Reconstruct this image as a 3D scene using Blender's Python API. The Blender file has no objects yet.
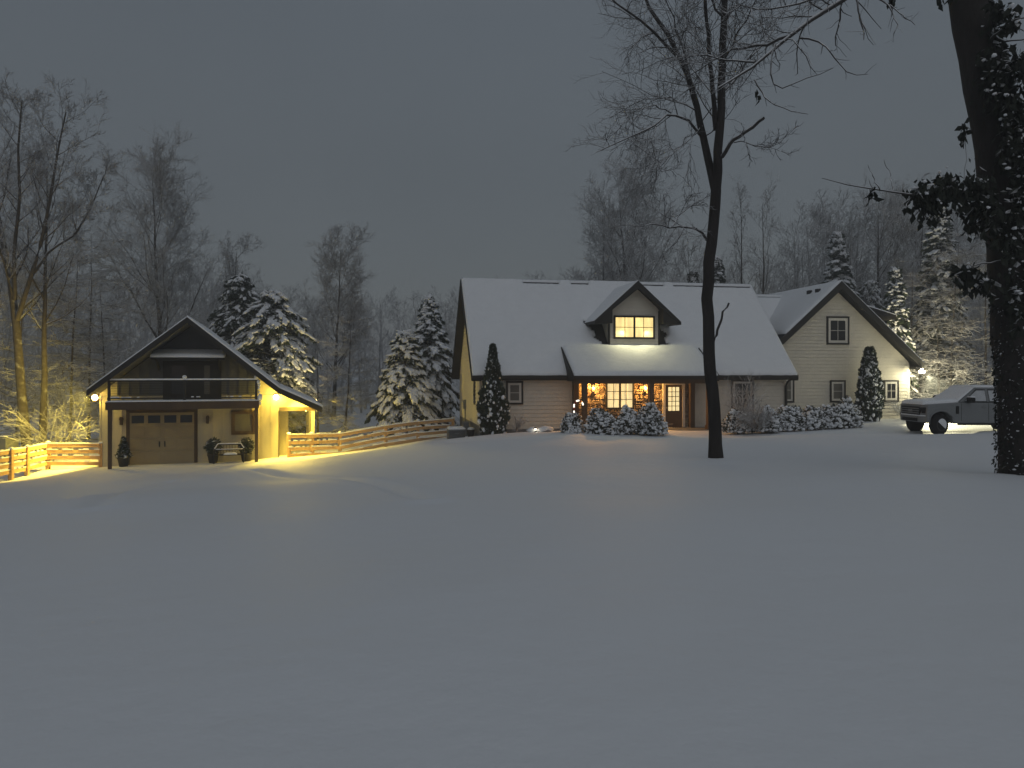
import bpy, math, random
import numpy as np
from mathutils import Vector, Matrix

R = math.radians
F = 760.0          # focal length in pixels
EYE = 2.9          # camera height (house ground = 0)
HOR = 372.0        # horizon row in the photograph
sc = bpy.context.scene
COL = sc.collection

# ------------------------------------------------------------------ camera, sky, exposure
cam_d = bpy.data.cameras.new("camera")
cam_d.sensor_width = 36.0
cam_d.lens = 36.0 * F / 1024.0
cam_d.shift_y = -(384.0 - HOR) / 1024.0
cam_d.clip_start = 0.1
cam_d.clip_end = 2000.0
cam = bpy.data.objects.new("camera", cam_d)
cam.location = (0, 0, EYE)
cam.rotation_euler = (R(90), 0, 0)
COL.objects.link(cam)
sc.camera = cam

world = bpy.data.worlds.new("World")
sc.world = world
world.use_nodes = True
wn = world.node_tree.nodes
wl = world.node_tree.links
wn.clear()
w_out = wn.new("ShaderNodeOutputWorld")
w_bg = wn.new("ShaderNodeBackground")
w_bg.inputs["Strength"].default_value = 1.0
w_tc = wn.new("ShaderNodeTexCoord")
w_sep = wn.new("ShaderNodeSeparateXYZ")
w_ramp = wn.new("ShaderNodeValToRGB")      # overcast dusk cloud: dim at the horizon, brighter overhead
w_ramp.color_ramp.elements[0].position = 0.0
w_ramp.color_ramp.elements[0].color = (0.126, 0.141, 0.156, 1)
w_ramp.color_ramp.elements[1].position = 1.0
w_ramp.color_ramp.elements[1].color = (0.146, 0.161, 0.177, 1)
e = w_ramp.color_ramp.elements.new(0.42)
e.color = (0.098, 0.114, 0.133, 1)
w_noise = wn.new("ShaderNodeTexNoise")
w_noise.inputs["Scale"].default_value = 1.6
w_noise.inputs["Detail"].default_value = 3.0
w_mr = wn.new("ShaderNodeMapRange")
w_mr.inputs["To Min"].default_value = 0.84
w_mr.inputs["To Max"].default_value = 1.16
w_mul = wn.new("ShaderNodeMixRGB")
w_mul.blend_type = 'MULTIPLY'
w_mul.inputs[0].default_value = 1.0
w_sky = wn.new("ShaderNodeTexSky")
w_sky.sky_type = 'NISHITA'
w_sky.sun_disc = False
w_sky.sun_elevation = R(3)
w_sky.sun_rotation = R(188)
w_skm = wn.new("ShaderNodeMixRGB")
w_skm.blend_type = 'ADD'
w_skm.inputs[0].default_value = 0.006
wl.new(w_tc.outputs["Generated"], w_sep.inputs[0])
wl.new(w_sep.outputs["Z"], w_ramp.inputs[0])
wl.new(w_tc.outputs["Generated"], w_noise.inputs["Vector"])
wl.new(w_noise.outputs["Fac"], w_mr.inputs["Value"])
wl.new(w_ramp.outputs[0], w_mul.inputs[1])
wl.new(w_mr.outputs[0], w_mul.inputs[2])
wl.new(w_mul.outputs[0], w_skm.inputs[1])
wl.new(w_sky.outputs[0], w_skm.inputs[2])
wl.new(w_skm.outputs[0], w_bg.inputs[0])
wl.new(w_bg.outputs[0], w_out.inputs[0])

sun_d = bpy.data.lights.new("sun", 'SUN')
sun_d.energy = 0.34
sun_d.angle = R(60)
sun_d.color = (0.97, 0.98, 1.0)
sun = bpy.data.objects.new("sun", sun_d)
sun.rotation_euler = (R(57), 0, R(8))
COL.objects.link(sun)

sc.view_settings.view_transform = 'Standard'
sc.view_settings.look = 'None'
sc.view_settings.exposure = 0.0
sc.view_settings.gamma = 1.0
sc.cycles.use_denoising = True
sc.cycles.max_bounces = 5
sc.cycles.diffuse_bounces = 3
sc.cycles.glossy_bounces = 2
sc.cycles.transmission_bounces = 3
sc.cycles.volume_bounces = 0
sc.cycles.transparent_max_bounces = 8
sc.cycles.sample_clamp_indirect = 4.0
sc.cycles.caustics_reflective = False
sc.cycles.caustics_refractive = False

HAZE = 0.0036

# ------------------------------------------------------------------ helpers
def at(px, py, Y):
    return Vector(((px - 512.0) / F * Y, Y, EYE - (py - HOR) / F * Y))

class MB:
    """collects simple shapes, builds ONE mesh object"""
    def __init__(s):
        s.v = []; s.f = []; s.m = []
    def add(s, vs, fs, mi=0):
        o = len(s.v)
        s.v += [tuple(p) for p in vs]
        for f in fs:
            s.f.append([i + o for i in f]); s.m.append(mi)
    def quad(s, a, b, c, d, mi=0):
        s.add([a, b, c, d], [(0, 1, 2, 3)], mi)
    def box(s, x0, x1, y0, y1, z0, z1, mi=0):
        s.add([(x0, y0, z0), (x1, y0, z0), (x1, y1, z0), (x0, y1, z0), (x0, y0, z1), (x1, y0, z1), (x1, y1, z1), (x0, y1, z1)],
              [(0, 3, 2, 1), (4, 5, 6, 7), (0, 1, 5, 4), (1, 2, 6, 5), (2, 3, 7, 6), (3, 0, 4, 7)], mi)
    def hexa(s, b4, t4, mi=0):
        s.add(list(b4) + list(t4), [(0, 3, 2, 1), (4, 5, 6, 7), (0, 1, 5, 4), (1, 2, 6, 5), (2, 3, 7, 6), (3, 0, 4, 7)], mi)
    def beam(s, p, q, w, h, up=(0, 0, 1), mi=0):
        p = Vector(p); q = Vector(q); d = (q - p).normalized(); up = Vector(up)
        sd = d.cross(up).normalized() * (w / 2); u = sd.cross(d).normalized() * (h / 2)
        s.hexa([p - sd - u, p + sd - u, q + sd - u, q - sd - u], [p - sd + u, p + sd + u, q + sd + u, q - sd + u], mi)
    def prism(s, poly, axis, a, b, mi=0):
        """poly = 2D points; axis 'x': (y,z) extruded in x ; 'y': (x,z) extruded in y ; 'z': (x,y)"""
        n = len(poly)
        def P(t, p):
            return {'x': (t, p[0], p[1]), 'y': (p[0], t, p[1]), 'z': (p[0], p[1], t)}[axis]
        vs = [P(a, p) for p in poly] + [P(b, p) for p in poly]
        fs = [tuple(range(n))[::-1], tuple(range(n, 2 * n))] + [(i, (i + 1) % n, n + (i + 1) % n, n + i) for i in range(n)]
        s.add(vs, fs, mi)
    def lathe(s, prof, c=(0, 0, 0), n=16, mi=0, axis='z'):
        vs = []
        for r, h in prof:
            for k in range(n):
                a = 2 * math.pi * k / n
                p = (r * math.cos(a), r * math.sin(a), h)
                if axis == 'y': p = (p[0], p[2], p[1])
                if axis == 'x': p = (p[2], p[0], p[1])
                vs.append((p[0] + c[0], p[1] + c[1], p[2] + c[2]))
        fs = [(i * n + k, i * n + (k + 1) % n, (i + 1) * n + (k + 1) % n, (i + 1) * n + k) for i in range(len(prof) - 1) for k in range(n)]
        fs += [tuple(range(n))[::-1], tuple(range((len(prof) - 1) * n, len(prof) * n))]
        s.add(vs, fs, mi)
    def ball(s, c, r, mi=0, n=12, sz=1.0):
        s.lathe([(max(r * math.sin(math.pi * i / 8), 1e-3), -r * sz * math.cos(math.pi * i / 8)) for i in range(9)], c, n, mi)
    def tube(s, pts, r, n=8, mi=0):
        pts = np.array([tuple(p) for p in pts], float)[None]
        rr = np.full(pts.shape[:2], r) if np.isscalar(r) else np.array(r, float)[None]
        v, f = tubes(pts, rr, n)
        s.add(v.tolist(), f.tolist(), mi)
    def build(s, name, mats, parent=None, smooth=False, bevel=0.0, loc=None):
        if not isinstance(mats, (list, tuple)): mats = [mats]
        me = bpy.data.meshes.new(name)
        me.from_pydata(s.v, [], s.f)
        for m in mats: me.materials.append(m)
        if len(mats) > 1: me.polygons.foreach_set("material_index", s.m)
        if smooth: me.polygons.foreach_set("use_smooth", [True] * len(s.f))
        me.update()
        o = bpy.data.objects.new(name, me)
        COL.objects.link(o)
        if parent: o.parent = parent
        if loc: o.location = loc
        if bevel:
            b = o.modifiers.new("bevel", 'BEVEL'); b.width = bevel; b.segments = 2; b.limit_method = 'ANGLE'; b.angle_limit = R(35)
        return o

def tag(o, label=None, cat=None, group=None, kind=None):
    if label: o["label"] = label
    if cat: o["category"] = cat
    if group: o["group"] = group
    if kind: o["kind"] = kind
    return o

def thing(name, label, cat, loc=(0, 0, 0), rz=0.0, group=None):
    o = bpy.data.objects.new(name, None)
    o.empty_display_size = 0.3
    COL.objects.link(o)
    o.location = loc; o.rotation_euler = (0, 0, rz)
    return tag(o, label, cat, group)

def dup(root, loc, rz=0.0, scale=1.0, label=None, group=None):
    r = root.copy(); COL.objects.link(r)
    r.location = loc; r.rotation_euler = (0, 0, rz)
    r.scale = (scale, scale, scale) if np.isscalar(scale) else scale
    if label: r["label"] = label
    if group: r["group"] = group
    for ch in list(root.children):
        c = ch.copy(); COL.objects.link(c); c.parent = r
        for g in list(ch.children):
            d = g.copy(); COL.objects.link(d); d.parent = c
    return r

def lamp(name, kind, loc, energy, color, parent=None, radius=0.05, **kw):
    d = bpy.data.lights.new(name, kind)
    d.energy = energy; d.color = color
    if kind in ('POINT', 'SPOT'): d.shadow_soft_size = radius
    o = bpy.data.objects.new(name, d); COL.objects.link(o); o.location = loc
    if parent: o.parent = parent
    for k, v in kw.items():
        setattr(d, k, v)
    return o

# fast numpy mesh
def npmesh(name, chunks, mats, parent=None, smooth=True):
    """chunks = [(verts Nx3, faces MxK, mat)]"""
    vs = []; loops = []; starts = []; mi = []; off = 0; ls = 0
    for v, f, m in chunks:
        v = np.asarray(v, np.float32).reshape(-1, 3); f = np.asarray(f, np.int64)
        vs.append(v); k = f.shape[1]
        loops.append((f + off).reshape(-1)); starts.append(ls + np.arange(len(f)) * k)
        mi.append(np.full(len(f), m)); off += len(v); ls += len(f) * k
    vs = np.concatenate(vs); loops = np.concatenate(loops).astype(np.int32); starts = np.concatenate(starts).astype(np.int32); mi = np.concatenate(mi).astype(np.int32)
    me = bpy.data.meshes.new(name)
    me.vertices.add(len(vs)); me.vertices.foreach_set("co", vs.reshape(-1))
    me.loops.add(len(loops)); me.loops.foreach_set("vertex_index", loops)
    me.polygons.add(len(starts)); me.polygons.foreach_set("loop_start", starts)
    if not isinstance(mats, (list, tuple)): mats = [mats]
    for m in mats: me.materials.append(m)
    me.polygons.foreach_set("material_index", mi)
    me.polygons.foreach_set("use_smooth", np.full(len(starts), smooth))
    me.update(calc_edges=True); me.validate()
    o = bpy.data.objects.new(name, me); COL.objects.link(o)
    if parent: o.parent = parent
    return o

def nrm(a):
    return a / np.maximum(np.linalg.norm(a, axis=-1, keepdims=True), 1e-9)

def tubes(pts, rad, K):
    B, P, _ = pts.shape
    t = nrm(np.gradient(pts, axis=1))
    ref = np.where(np.abs(t[..., 2:3]) > 0.9, np.array([1.0, 0, 0]), np.array([0, 0, 1.0]))
    u = nrm(np.cross(t, ref)); w = np.cross(t, u)
    a = np.arange(K) * 2 * np.pi / K
    v = pts[:, :, None, :] + rad[:, :, None, None] * (np.cos(a)[None, None, :, None] * u[:, :, None, :] + np.sin(a)[None, None, :, None] * w[:, :, None, :])
    idx = np.arange(B * P * K).reshape(B, P, K)
    i0 = idx[:, :-1, :]; i1 = idx[:, 1:, :]
    f = np.stack([i0, np.roll(i0, -1, 2), np.roll(i1, -1, 2), i1], -1).reshape(-1, 4)
    return v.reshape(-1, 3), f

def resample(pts, P):
    pts = np.asarray(pts, float); d = np.r_[0, np.cumsum(np.linalg.norm(np.diff(pts, axis=0), axis=1))]
    t = np.linspace(0, d[-1], P)
    return np.stack([np.interp(t, d, pts[:, i]) for i in range(3)], 1)

def sprout(rng, pts, rad, n, t0, t1, length, ang, P, rr, up=0.0, jit=0.12, flat=0.0, lvar=0.35, tip=0.3, shape=0.5, rmin=0.004):
    """n children on every parent polyline; length = array per parent"""
    B, Pp, _ = pts.shape
    par = np.repeat(np.arange(B), n)
    t = t0 + (t1 - t0) * ((np.tile(np.arange(n), B) + rng.random(B * n)) / n)
    x = t * (Pp - 1); i = np.clip(x.astype(int), 0, Pp - 2); fr = (x - i)[:, None]
    p = pts[par, i] * (1 - fr) + pts[par, i + 1] * fr
    tan = nrm(pts[par, i + 1] - pts[par, i])
    rp = rad[par, i] * (1 - fr[:, 0]) + rad[par, i + 1] * fr[:, 0]
    q = rng.normal(size=(B * n, 3)); q[:, 2] *= (1 - flat)
    q = nrm(q - (q * tan).sum(1, keepdims=True) * tan)
    A = np.radians(ang * (0.7 + 0.6 * rng.random(B * n)))[:, None]
    d = nrm(np.cos(A) * tan + np.sin(A) * q)
    if flat: d[:, 2] *= (1 - flat * 0.8); d = nrm(d)
    L = length[par] * (1 - shape * t) * (1 - lvar + 2 * lvar * rng.random(B * n))
    out = np.zeros((B * n, P, 3)); out[:, 0] = p
    for k in range(1, P):
        d = nrm(d + rng.normal(size=d.shape) * jit + np.array([0, 0, up]))
        out[:, k] = out[:, k - 1] + d * (L / (P - 1))[:, None]
    r0 = np.maximum(rp * rr, rmin)
    r = r0[:, None] * (1 - (1 - tip) * np.linspace(0, 1, P))[None]
    return out, np.maximum(r, rmin * 0.7), L

# octa-sphere template for snow lumps
def _lump():
    v = np.array([(1, 0, 0), (-1, 0, 0), (0, 1, 0), (0, -1, 0), (0, 0, 1), (0, 0, -1)], float)
    f = [(0, 2, 4), (2, 1, 4), (1, 3, 4), (3, 0, 4), (2, 0, 5), (1, 2, 5), (3, 1, 5), (0, 3, 5)]
    v = v.tolist(); mid = {}; g = []
    def m(a, b):
        k = (min(a, b), max(a, b))
        if k not in mid:
            p = np.array(v[a]) + np.array(v[b]); v.append((p / np.linalg.norm(p)).tolist()); mid[k] = len(v) - 1
        return mid[k]
    for a, b, c in f:
        x, y, z = m(a, b), m(b, c), m(c, a)
        g += [(a, x, z), (x, b, y), (z, y, c), (x, y, z)]
    return np.array(v), np.array(g)
LV, LF = _lump()

def lumps(rng, c, size, axis=None, rough=0.25):
    """c (N,3) centres, size (N,3) half sizes in a frame (axis, side, up)"""
    N = len(c); nV = len(LV)
    if axis is None:
        a = rng.random(N) * 2 * np.pi; axis = np.stack([np.cos(a), np.sin(a), np.zeros(N)], 1)
    ax = nrm(axis); sd = nrm(np.cross(np.array([0, 0, 1.0]), ax)); up = np.cross(ax, sd)
    k = 1 + rough * (rng.random((N, nV, 1)) - 0.5) * 2
    L = LV[None] * size[:, None, :] * k
    v = c[:, None, :] + L[..., 0:1] * ax[:, None] + L[..., 1:2] * sd[:, None] + L[..., 2:3] * up[:, None]
    f = (LF[None] + (np.arange(N) * nV)[:, None, None]).reshape(-1, 3)
    return v.reshape(-1, 3), f

def leaves(rng, c, size, droop=0.0, axis=None):
    """c (N,3): small pointed quads, random or along axis"""
    N = len(c)
    d = rng.normal(size=(N, 3)) if axis is None else axis + rng.normal(size=(N, 3)) * 0.35
    d[:, 2] -= droop; d = nrm(d)
    s = nrm(np.cross(d, rng.normal(size=(N, 3))))
    l = (size * (0.6 + 0.8 * rng.random(N)))[:, None]
    n = np.cross(d, s)
    v = np.stack([c, c + d * l * 0.5 + s * l * 0.28 + n * l * 0.08, c + d * l, c + d * l * 0.5 - s * l * 0.28 + n * l * 0.08], 1)
    f = np.arange(N * 4).reshape(N, 4)
    return v.reshape(-1, 3), f

# ------------------------------------------------------------------ materials
def mat(name, color, rough=0.7, noise=0.0, nscale=6.0, bump=0.0, bscale=40.0, metallic=0.0, spec=0.3, stretch=None):
    m = bpy.data.materials.new(name); m.use_nodes = True
    N = m.node_tree.nodes; L = m.node_tree.links
    b = N["Principled BSDF"]
    b.inputs["Base Color"].default_value = (*color, 1)
    b.inputs["Roughness"].default_value = rough
    b.inputs["Metallic"].default_value = metallic
    b.inputs["Specular IOR Level"].default_value = spec
    tc = N.new("ShaderNodeTexCoord"); vec = tc.outputs["Object"]
    if stretch:
        mp = N.new("ShaderNodeMapping"); mp.inputs["Scale"].default_value = stretch
        L.new(vec, mp.inputs[0]); vec = mp.outputs[0]
    if noise:
        n = N.new("ShaderNodeTexNoise"); n.inputs["Scale"].default_value = nscale; n.inputs["Detail"].default_value = 5
        L.new(vec, n.inputs["Vector"])
        r = N.new("ShaderNodeMapRange"); r.inputs["From Min"].default_value = 0.25; r.inputs["From Max"].default_value = 0.75
        r.inputs["To Min"].default_value = 1 - noise; r.inputs["To Max"].default_value = 1 + noise
        L.new(n.outputs["Fac"], r.inputs["Value"])
        mx = N.new("ShaderNodeMixRGB"); mx.blend_type = 'MULTIPLY'; mx.inputs[0].default_value = 1
        mx.inputs[1].default_value = (*color, 1); L.new(r.outputs[0], mx.inputs[2])
        L.new(mx.outputs[0], b.inputs["Base Color"])
    if bump:
        n2 = N.new("ShaderNodeTexNoise"); n2.inputs["Scale"].default_value = bscale; n2.inputs["Detail"].default_value = 4
        L.new(vec, n2.inputs["Vector"])
        bp = N.new("ShaderNodeBump"); bp.inputs["Strength"].default_value = bump; bp.inputs["Distance"].default_value = 0.05
        L.new(n2.outputs["Fac"], bp.inputs["Height"]); L.new(bp.outputs[0], b.inputs["Normal"])
    return m

def snowy(name, color, lo=0.05, hi=0.5, nscale=3.0, patch=0.35, rough=0.85, stretch=None):
    """bark / leaf with real snow lying on every face that looks upward"""
    m = mat(name, color, rough, 0.35, 5.0, 0.5, 25.0, stretch=stretch)
    N = m.node_tree.nodes; L = m.node_tree.links
    b = N["Principled BSDF"]
    src = b.inputs["Base Color"].links[0].from_socket
    g = N.new("ShaderNodeNewGeometry"); sp = N.new("ShaderNodeSeparateXYZ"); L.new(g.outputs["Normal"], sp.inputs[0])
    n = N.new("ShaderNodeTexNoise"); n.inputs["Scale"].default_value = nscale; n.inputs["Detail"].default_value = 3
    tc = N.new("ShaderNodeTexCoord"); L.new(tc.outputs["Object"], n.inputs["Vector"])
    ad = N.new("ShaderNodeMath"); ad.operation = 'MULTIPLY_ADD'; ad.inputs[1].default_value = patch * 2; ad.inputs[2].default_value = -patch
    L.new(n.outputs["Fac"], ad.inputs[0])
    a2 = N.new("ShaderNodeMath"); a2.operation = 'ADD'; L.new(sp.outputs["Z"], a2.inputs[0]); L.new(ad.outputs[0], a2.inputs[1])
    r = N.new("ShaderNodeMapRange"); r.inputs["From Min"].default_value = lo; r.inputs["From Max"].default_value = hi
    L.new(a2.outputs[0], r.inputs["Value"])
    mx = N.new("ShaderNodeMixRGB"); L.new(r.outputs[0], mx.inputs[0]); L.new(src, mx.inputs[1]); mx.inputs[2].default_value = (0.80, 0.82, 0.85, 1)
    L.new(mx.outputs[0], b.inputs["Base Color"])
    return m

def glow(name, color, strength, noise=0.0, nscale=2.0):
    m = bpy.data.materials.new(name); m.use_nodes = True
    N = m.node_tree.nodes; L = m.node_tree.links
    b = N["Principled BSDF"]; b.inputs["Base Color"].default_value = (0.6, 0.55, 0.45, 1)
    b.inputs["Emission Color"].default_value = (*color, 1); b.inputs["Emission Strength"].default_value = strength
    if noise:
        tc = N.new("ShaderNodeTexCoord"); n = N.new("ShaderNodeTexNoise"); n.inputs["Scale"].default_value = nscale
        mp = N.new("ShaderNodeMapping"); mp.inputs["Scale"].default_value = (3, 1, 0.7)
        L.new(tc.outputs["Object"], mp.inputs[0]); L.new(mp.outputs[0], n.inputs["Vector"])
        r = N.new("ShaderNodeMapRange"); r.inputs["From Min"].default_value = 0.3; r.inputs["From Max"].default_value = 0.7
        r.inputs["To Min"].default_value = strength * (1 - noise); r.inputs["To Max"].default_value = strength * (1 + noise)
        L.new(n.outputs["Fac"], r.inputs["Value"]); L.new(r.outputs[0], b.inputs["Emission Strength"])
    return m

def stone_mat():
    m = mat("fieldstone", (0.3, 0.24, 0.18), 0.85)
    N = m.node_tree.nodes; L = m.node_tree.links; b = N["Principled BSDF"]
    tc = N.new("ShaderNodeTexCoord"); mp = N.new("ShaderNodeMapping"); mp.inputs["Scale"].default_value = (2.1, 2.1, 3.8)
    L.new(tc.outputs["Object"], mp.inputs[0])
    v = N.new("ShaderNodeTexVoronoi"); v.inputs["Scale"].default_value = 1.0; v.inputs["Randomness"].default_value = 0.85; L.new(mp.outputs[0], v.inputs["Vector"])
    v2 = N.new("ShaderNodeTexVoronoi"); v2.feature = 'DISTANCE_TO_EDGE'; v2.inputs["Randomness"].default_value = 0.85; L.new(mp.outputs[0], v2.inputs["Vector"])
    ramp = N.new("ShaderNodeValToRGB")
    for p, c in [(0.0, (0.14, 0.09, 0.06)), (0.3, (0.42, 0.30, 0.19)), (0.55, (0.55, 0.46, 0.34)), (0.8, (0.20, 0.15, 0.11)), (1.0, (0.6, 0.5, 0.38))]:
        if p in (0.0, 1.0): el = ramp.color_ramp.elements[0 if p == 0 else -1]
        else: el = ramp.color_ramp.elements.new(p)
        el.color = (*c, 1)
    sp = N.new("ShaderNodeSeparateColor"); L.new(v.outputs["Color"], sp.inputs[0]); L.new(sp.outputs[0], ramp.inputs[0])
    mr = N.new("ShaderNodeMapRange"); mr.inputs["From Max"].default_value = 0.12; L.new(v2.outputs["Distance"], mr.inputs["Value"])
    mx = N.new("ShaderNodeMixRGB"); mx.inputs[1].default_value = (0.05, 0.04, 0.032, 1); L.new(mr.outputs[0], mx.inputs[0]); L.new(ramp.outputs[0], mx.inputs[2])
    L.new(mx.outputs[0], b.inputs["Base Color"])
    bp = N.new("ShaderNodeBump"); bp.inputs["Strength"].default_value = 1.0; bp.inputs["Distance"].default_value = 0.06; L.new(mr.outputs[0], bp.inputs["Height"]); L.new(bp.outputs[0], b.inputs["Normal"])
    return m

def ground_mat():
    m = mat("lawn_snow", (0.80, 0.82, 0.85), 0.65)
    N = m.node_tree.nodes; L = m.node_tree.links; b = N["Principled BSDF"]
    tc = N.new("ShaderNodeTexCoord")
    h = None
    for s, a in [(0.35, 0.2), (1.3, 0.16), (6.0, 0.03), (28.0, 0.012)]:
        n = N.new("ShaderNodeTexNoise"); n.inputs["Scale"].default_value = s; n.inputs["Detail"].default_value = 4; L.new(tc.outputs["Object"], n.inputs["Vector"])
        k = N.new("ShaderNodeMath"); k.operation = 'MULTIPLY'; k.inputs[1].default_value = a; L.new(n.outputs["Fac"], k.inputs[0])
        if h is None: h = k.outputs[0]
        else:
            ad = N.new("ShaderNodeMath"); ad.operation = 'ADD'; L.new(h, ad.inputs[0]); L.new(k.outputs[0], ad.inputs[1]); h = ad.outputs[0]
    bp = N.new("ShaderNodeBump"); bp.inputs["Strength"].default_value = 0.6; bp.inputs["Distance"].default_value = 0.35
    L.new(h, bp.inputs["Height"]); L.new(bp.outputs[0], b.inputs["Normal"])
    return m

M = {}
M['ground'] = ground_mat()
M['snow'] = mat("snow", (0.82, 0.84, 0.87), 0.65, 0.03, 3.0, 0.25, 8.0)
M['siding'] = mat("lap_siding", (0.58, 0.545, 0.475), 0.7, 0.06, 3.0, 0.05, 60)
M['cream'] = mat("cream_board", (0.50, 0.45, 0.33), 0.75, 0.06, 3.0, 0.05, 60)
M['charcoal'] = mat("charcoal_board", (0.11, 0.112, 0.115), 0.8, 0.12, 3.0)
M['black'] = mat("black_trim", (0.018, 0.017, 0.016), 0.6, 0.15, 4.0)
M['brown'] = mat("brown_timber", (0.075, 0.05, 0.032), 0.75, 0.25, 3.0, 0.2, 30, stretch=(1, 1, 0.2))
M['wood'] = mat("fence_wood", (0.46, 0.29, 0.15), 0.75, 0.22, 4.0, 0.25, 30, stretch=(0.3, 0.3, 3))
M['shingle'] = mat("shingle", (0.03, 0.03, 0.032), 0.9, 0.3, 12.0, 0.4, 20)
M['white'] = mat("white_trim", (0.55, 0.53, 0.49), 0.6, 0.04)
M['tan'] = mat("garage_door_tan", (0.30, 0.245, 0.15), 0.6, 0.06, 2.0)
M['glass'] = mat("dark_glass", (0.015, 0.016, 0.018), 0.08, spec=0.5)
M['blind'] = mat("window_blind", (0.11, 0.105, 0.095), 0.5, 0.15, 3.0)
M['stone'] = stone_mat()
M['concrete'] = mat("foundation", (0.16, 0.155, 0.15), 0.9, 0.15, 5.0)
M['metal'] = mat("grey_metal", (0.17, 0.18, 0.19), 0.5, 0.08, 5.0, metallic=0.3)
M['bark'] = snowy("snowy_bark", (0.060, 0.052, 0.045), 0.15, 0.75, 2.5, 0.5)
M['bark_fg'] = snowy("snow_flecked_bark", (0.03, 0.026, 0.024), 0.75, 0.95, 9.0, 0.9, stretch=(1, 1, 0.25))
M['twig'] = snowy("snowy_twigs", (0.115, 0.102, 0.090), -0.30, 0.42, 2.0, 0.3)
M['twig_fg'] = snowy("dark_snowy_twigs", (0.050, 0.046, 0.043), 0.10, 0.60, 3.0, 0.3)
M['needle'] = snowy("evergreen_needles", (0.030, 0.044, 0.026), 0.55, 0.95, 1.5, 0.35)
M['leaf'] = snowy("ivy_leaves", (0.020, 0.024, 0.017), 0.55, 1.0, 3.0, 0.45)
M['shrubleaf'] = snowy("shrub_leaves", (0.045, 0.050, 0.034), 0.25, 0.8, 4.0, 0.5)
M['pot'] = mat("dark_pot", (0.05, 0.045, 0.04), 0.6, 0.1)
M['tyre'] = mat("tyre_rubber", (0.012, 0.012, 0.012), 0.85, 0.1)
M['truck'] = mat("grey_truck_paint", (0.19, 0.20, 0.205), 0.5, 0.05, 4.0, spec=0.4)
M['frost'] = mat("frosted_glass", (0.48, 0.50, 0.52), 0.6, 0.12, 5.0)
M['chrome'] = mat("dull_chrome", (0.22, 0.23, 0.24), 0.4, 0.1, 6.0, metallic=0.4)
M['lit_dormer'] = glow("lit_room_dormer", (1.0, 0.72, 0.24), 1.15, 0.22, 1.6)
M['lit_porch'] = glow("lit_room_porch", (1.0, 0.78, 0.36), 0.85, 0.25, 2.0)
M['lit_door'] = glow("lit_room_door", (1.0, 0.80, 0.38), 0.95, 0.15, 2.0)
M['bulb'] = glow("warm_bulb", (1.0, 0.66, 0.20), 40.0)
M['bulb_flood'] = glow("flood_bulb", (1.0, 0.95, 0.72), 30.0)
M['bulb_sconce'] = glow("sconce_bulb", (1.0, 0.58, 0.16), 22.0)
M['bulb_path'] = glow("path_bulb", (1.0, 0.90, 0.70), 5.0)
M['cane'] = glow("lit_candy_cane", (1.0, 0.92, 0.78), 2.0)

WARM = (1.0, 0.72, 0.10)

# ------------------------------------------------------------------ terrain
CP = np.array([
    (0, -6, 1.35), (-10, -4, 1.25), (10, -4, 1.45), (0, 2, 1.28), (-5, 6, 1.02), (5, 7, 1.2), (0, 10, 1.02), (-10, 13, 0.35), (10, 14, 1.0),
    (4.83, 18, 0.89), (0, 20, 0.55), (-10, 21, -0.35), (-20, 22, -0.75), (12, 24, 0.70), (20, 24, 0.75), (-14, 28.5, -1.1), (-19, 29.5, -1.25), (-26, 28, -1.4),
    (-17, 32, -1.2), (-11, 33.7, -1.2), (-20, 33, -1.28), (-10.2, 35.4, -1.2), (-8.2, 36.5, -1.12), (-6.3, 37.8, -0.86), (-4.8, 38.8, -0.62), (-2.8, 38, -0.5),
    (-13, 42, -1.25), (-20, 42, -1.3), (-1.6, 36, -0.12), (1.5, 35.5, 0.02), (4, 34.5, 0.10), (8, 35.5, 0.10), (12, 36, 0.16), (14.2, 34.5, 0.32), (17, 30.5, 0.47), (21, 31, 0.5),
    (26, 31, 0.55), (22, 37, 0.42), (18, 39, 0.2), (0, 29, 0.22), (-5, 30, -0.25), (0, 46, -0.1), (24, 48, 0.4), (-40, 50, -1.3), (-20, 70, -1.0), (0, 70, 0.0), (30, 70, 0.5),
    (60, 60, 0.8), (-80, 120, -0.5), (0, 120, 0.3), (90, 120, 1.0), (50, 10, 1.2), (-50, 10, -0.6), (-60, -10, 0.4), (60, -10, 1.6)], float)
def _tps(d2):
    return 0.5 * d2 * np.log(np.maximum(d2, 1e-9))
_n = len(CP)
_K = _tps(((CP[:, None, :2] - CP[None, :, :2]) ** 2).sum(-1)) + np.eye(_n) * 6.0
_P = np.c_[np.ones(_n), CP[:, :2]]
_A = np.block([[_K, _P], [_P.T, np.zeros((3, 3))]])
_W = np.linalg.solve(_A, np.r_[CP[:, 2], np.zeros(3)])
MOUNDS = []
def ground_np(x, y):
    x = np.asarray(x, float); y = np.asarray(y, float)
    s = x.shape; q = np.stack([x.ravel(), y.ravel()], 1)
    out = np.empty(len(q))
    for i in range(0, len(q), 20000):
        b = q[i:i + 20000]
        out[i:i + 20000] = _tps(((b[:, None] - CP[None, :, :2]) ** 2).sum(-1)) @ _W[:_n] + _W[_n] + b @ _W[_n + 1:]
    return out.reshape(s)
def gz(x, y):
    return float(ground_np(np.array([x]), np.array([y]))[0])

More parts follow.
